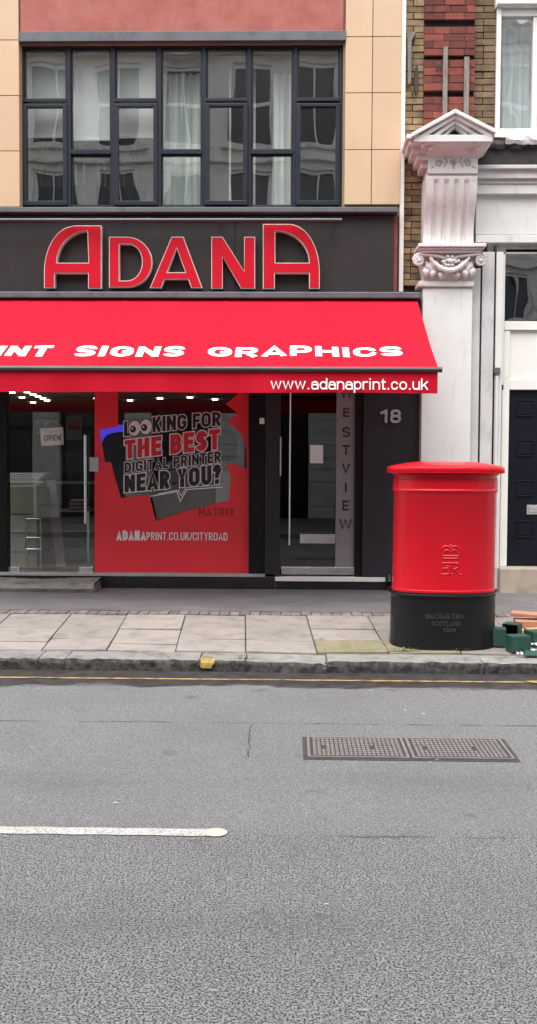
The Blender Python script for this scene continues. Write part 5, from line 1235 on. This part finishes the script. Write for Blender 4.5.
card_box(497, 645.5, .14, .15, -8, 'upright green box half hidden behind the black base', open_dir='right')
card_box(512, 640, .14, .145, -28, 'green box with dark open side, rearmost of the pile')
card_box(518, 651.5, .17, .135, 12, 'green box lying nearest the kerb with its right end open', open_dir='right', dep=.13)
card_box(536, 645.5, .15, .125, 18, 'green box cut by the right picture edge beside terracotta boards', open_dir='right')
g = ground(533, 655.5); e = tag(MB().hexa([(g.x-.09, g.y-.05, pz(g.y)+.005), (g.x+.14, g.y-.07, pz(g.y)+.005), (g.x+.17, g.y+.05, pz(g.y)+.02), (g.x-.05, g.y+.06, pz(g.y)+.03), (g.x-.09, g.y-.05, pz(g.y)+.011), (g.x+.14, g.y-.07, pz(g.y)+.011), (g.x+.17, g.y+.05, pz(g.y)+.026), (g.x-.05, g.y+.06, pz(g.y)+.036)]).build('green_card', m_greenbox), 'flattened green card lying at the front of the green boxes', 'card')
rnd = random.Random(3)
for k, (px, py, lb_) in enumerate(((519.5, 655.3, 'small torn white scrap before the open green box'), (528.5, 652, 'curled white scrap of wrapping between the green boxes'), (534, 648.5, 'white scrap on the green box at the picture edge'))):
    g = ground(px, py); mb = MB(); z = pz(g.y)+.012+(.02 if k == 2 else 0)
    mb.grid(lambda u, v: (g.x+(u-.5)*(.05, .10, .05)[k], g.y+(v-.5)*.035-.02*math.sin(3*u), z+.018*math.sin(4*u+2*v)**2), 8, 3); tag(mb.build('paper_scrap', m_paper, smooth=True), lb_, 'paper scrap')
def plank(px, py, L, wd, th, rot, z, m, label, tilt=0):
    g = ground(px, py); o = MB().box(-L/2, L/2, -wd/2, wd/2, 0, th).build('board', m, None, .003); o.location = (g.x, g.y, pz(g.y)+z); o.rotation_euler = (0, tilt, R(rot)); tag(o, label, 'board', 'boards behind the green boxes')
plank(545, 633, .62, .26, .045, 4, .0, m_plank2, 'pale raw board flat on the pavement at the bottom of the pile')
plank(548, 631, .60, .22, .05, -6, .048, m_plank, 'thick terracotta board in the middle of the pile behind green boxes')
plank(543, 629, .58, .20, .028, -16, .112, m_plank, 'wide terracotta board lying on top of the pile', .03)
plank(537, 642, .20, .12, .12, 10, 0, m_plank2, 'pale raw wood block behind the open green box')
plank(513, 630, .26, .13, .03, 14, 0, m_plank2, 'small pale board flat on the pavement behind the rear green box')
def weed(px, py, n, s, label, zoff=0.0):
    g = ground(px, py); mb = MB(); rg = random.Random(px)
    for i in range(n):
        an = rg.uniform(0, 6.28); r0 = rg.uniform(0, s*1.6); L = rg.uniform(.5, 1)*s*.55; wd = L*.36
        x, y, z = g.x+r0*math.cos(an)*1.5, g.y+r0*math.sin(an)*.35, pz(g.y)+zoff+rg.uniform(0, s*.55); d = Vector((math.cos(an), math.sin(an)*.6, rg.uniform(-.1, .7))).normalized(); sd_ = Vector((-d.y, d.x, 0)).normalized()*wd
        p = Vector((x, y, z)); mb.add([p, p+d*L*.5+sd_, p+d*L+Vector((0, 0, -.15*L)), p+d*L*.5-sd_], [(0, 1, 2), (0, 2, 3)])
        if i % 4 == 0: mb.tube([(x, y, pz(g.y)-.01), tuple(p)], .0012, 3)
    tag(mb.build('weed_plant', m_leaf), label, 'weed', 'weeds along the kerb')
weed(404, 651.5, 60, .05, 'low green weed at the left foot of the black base')
weed(457, 651.0, 70, .05, 'low green weed at the middle foot of the black base')
weed(247, 658, 40, .045, 'small weed in the kerb joint right of the yellow mark')
weed(319, 640, 24, .03, 'tiny weed in the slab joint left of the mossy slab')

# ================================================================= BUILDING ACROSS THE STREET (mirrored in the glass)
ob = empty('stone_building', 'pale stone terrace across the street, mirrored in the windows', 'building')
YO = -5.5
bays = [-5.8+2.7*i for i in range(-4, 9)]
bays2 = [-6.9+1.9*i for i in range(-6, 12)]
XO0, XO1 = bays[0]-1.35-.4, bays[-1]+1.35+.4
HT = 14.4
mb = MB(); mb.box(XO0, XO1, YO-.9, YO-.6, 0, HT)
def piers(hw, z0, z1, blocks, bs_=None):
    e = [XO0]+[q for x in (bs_ or bays) for q in (x-hw, x+hw)]+[XO1]
    for i in range(0, len(e), 2):
        mb.box(e[i], e[i+1], YO-.6, YO-.02, z0, z1); w_ = e[i+1]-e[i]; z = z0+.1; k = 0
        while blocks is not None and z+.36 < z1:
            n = max(1, round(w_/.62))
            for j in range(n): blocks.box(e[i]+w_*j/n+.012, e[i]+w_*(j+1)/n-.012, YO-.03, YO+.03, z+.012, z+.35)
            z += .362
bl = MB()
piers(.95, 0, 3.7, bl); piers(.6, 4.6, 7.2, bl, bays2); piers(.6, 7.9, 10.2, None, bays2); piers(.6, 10.9, 13.2, None, bays2)
for z0, z1 in ((3.7, 4.6), (7.2, 7.9), (10.2, 10.9), (13.2, HT)): mb.box(XO0, XO1, YO-.6, YO-.025, z0, z1)
mb.build('wall', m_opp, ob)
o = bl.build('rusticated_blocks', m_opp, ob); o['kind'] = 'stuff'
for z, d, h in ((3.85, .22, .25), (4.1, .12, .14), (7.4, .14, .18), (10.4, .14, .18), (13.4, .35, .3), (13.7, .5, .2)):
    box('string_course', XO0, XO1, YO-.03, YO+d, z, z+h, m_opp, ob, .02)
fme = MB()
for a in ((-.6, -.53, 0, 1), (.53, .6, 0, 1), (-.53, .53, 0, .04), (-.53, .53, .96, 1), (-.53, .53, .48, .53), (-.025, .025, .04, .48), (-.025, .025, .53, .96)): fme.box(a[0], a[1], -.2, -.12, a[2], a[3])
fme = fme.mesh('window_frame'); fme.materials.append(m_white)
gme = MB().box(-.55, .55, -.25, -.22, 0, 1).mesh('window_glass'); gme.materials.append(m_oppdark)
sme2 = MB().box(-.75, .75, -.05, .12, -.12, 0).mesh('window_sill'); sme2.materials.append(m_opp)
dme = MB()
for a in ((-.95, -.87, 0, 1), (.87, .95, 0, 1), (-.87, .87, 0, .16), (-.87, .87, .72, .75), (-.87, .87, .95, 1), (-.03, .03, .16, .72)): dme.box(a[0], a[1], -.3, -.2, a[2], a[3])
dme = dme.mesh('shopfront_frame'); dme.materials.append(m_frame2)
gm2 = MB().box(-.88, .88, -.36, -.32, 0, 1).mesh('shopfront_glass'); gm2.materials.append(m_oppdark)
for x in bays:
    sfr = obj('shopfront', dme, None, ob); sfr.location = (x, YO, .12); sfr.scale = (1, 1, 3.58); obj('glass', gm2, None, sfr)
for x in bays2:
    for z0, z1 in ((4.6, 7.2), (7.9, 10.2), (10.9, 13.2)):
        wf = obj('window', fme, None, ob); wf.location = (x, YO, z0); wf.scale = (1, 1, z1-z0)
        obj('glass', gme, None, wf); s_ = obj('sill', sme2, None, wf); s_.scale = (1, 1, 1/(z1-z0))
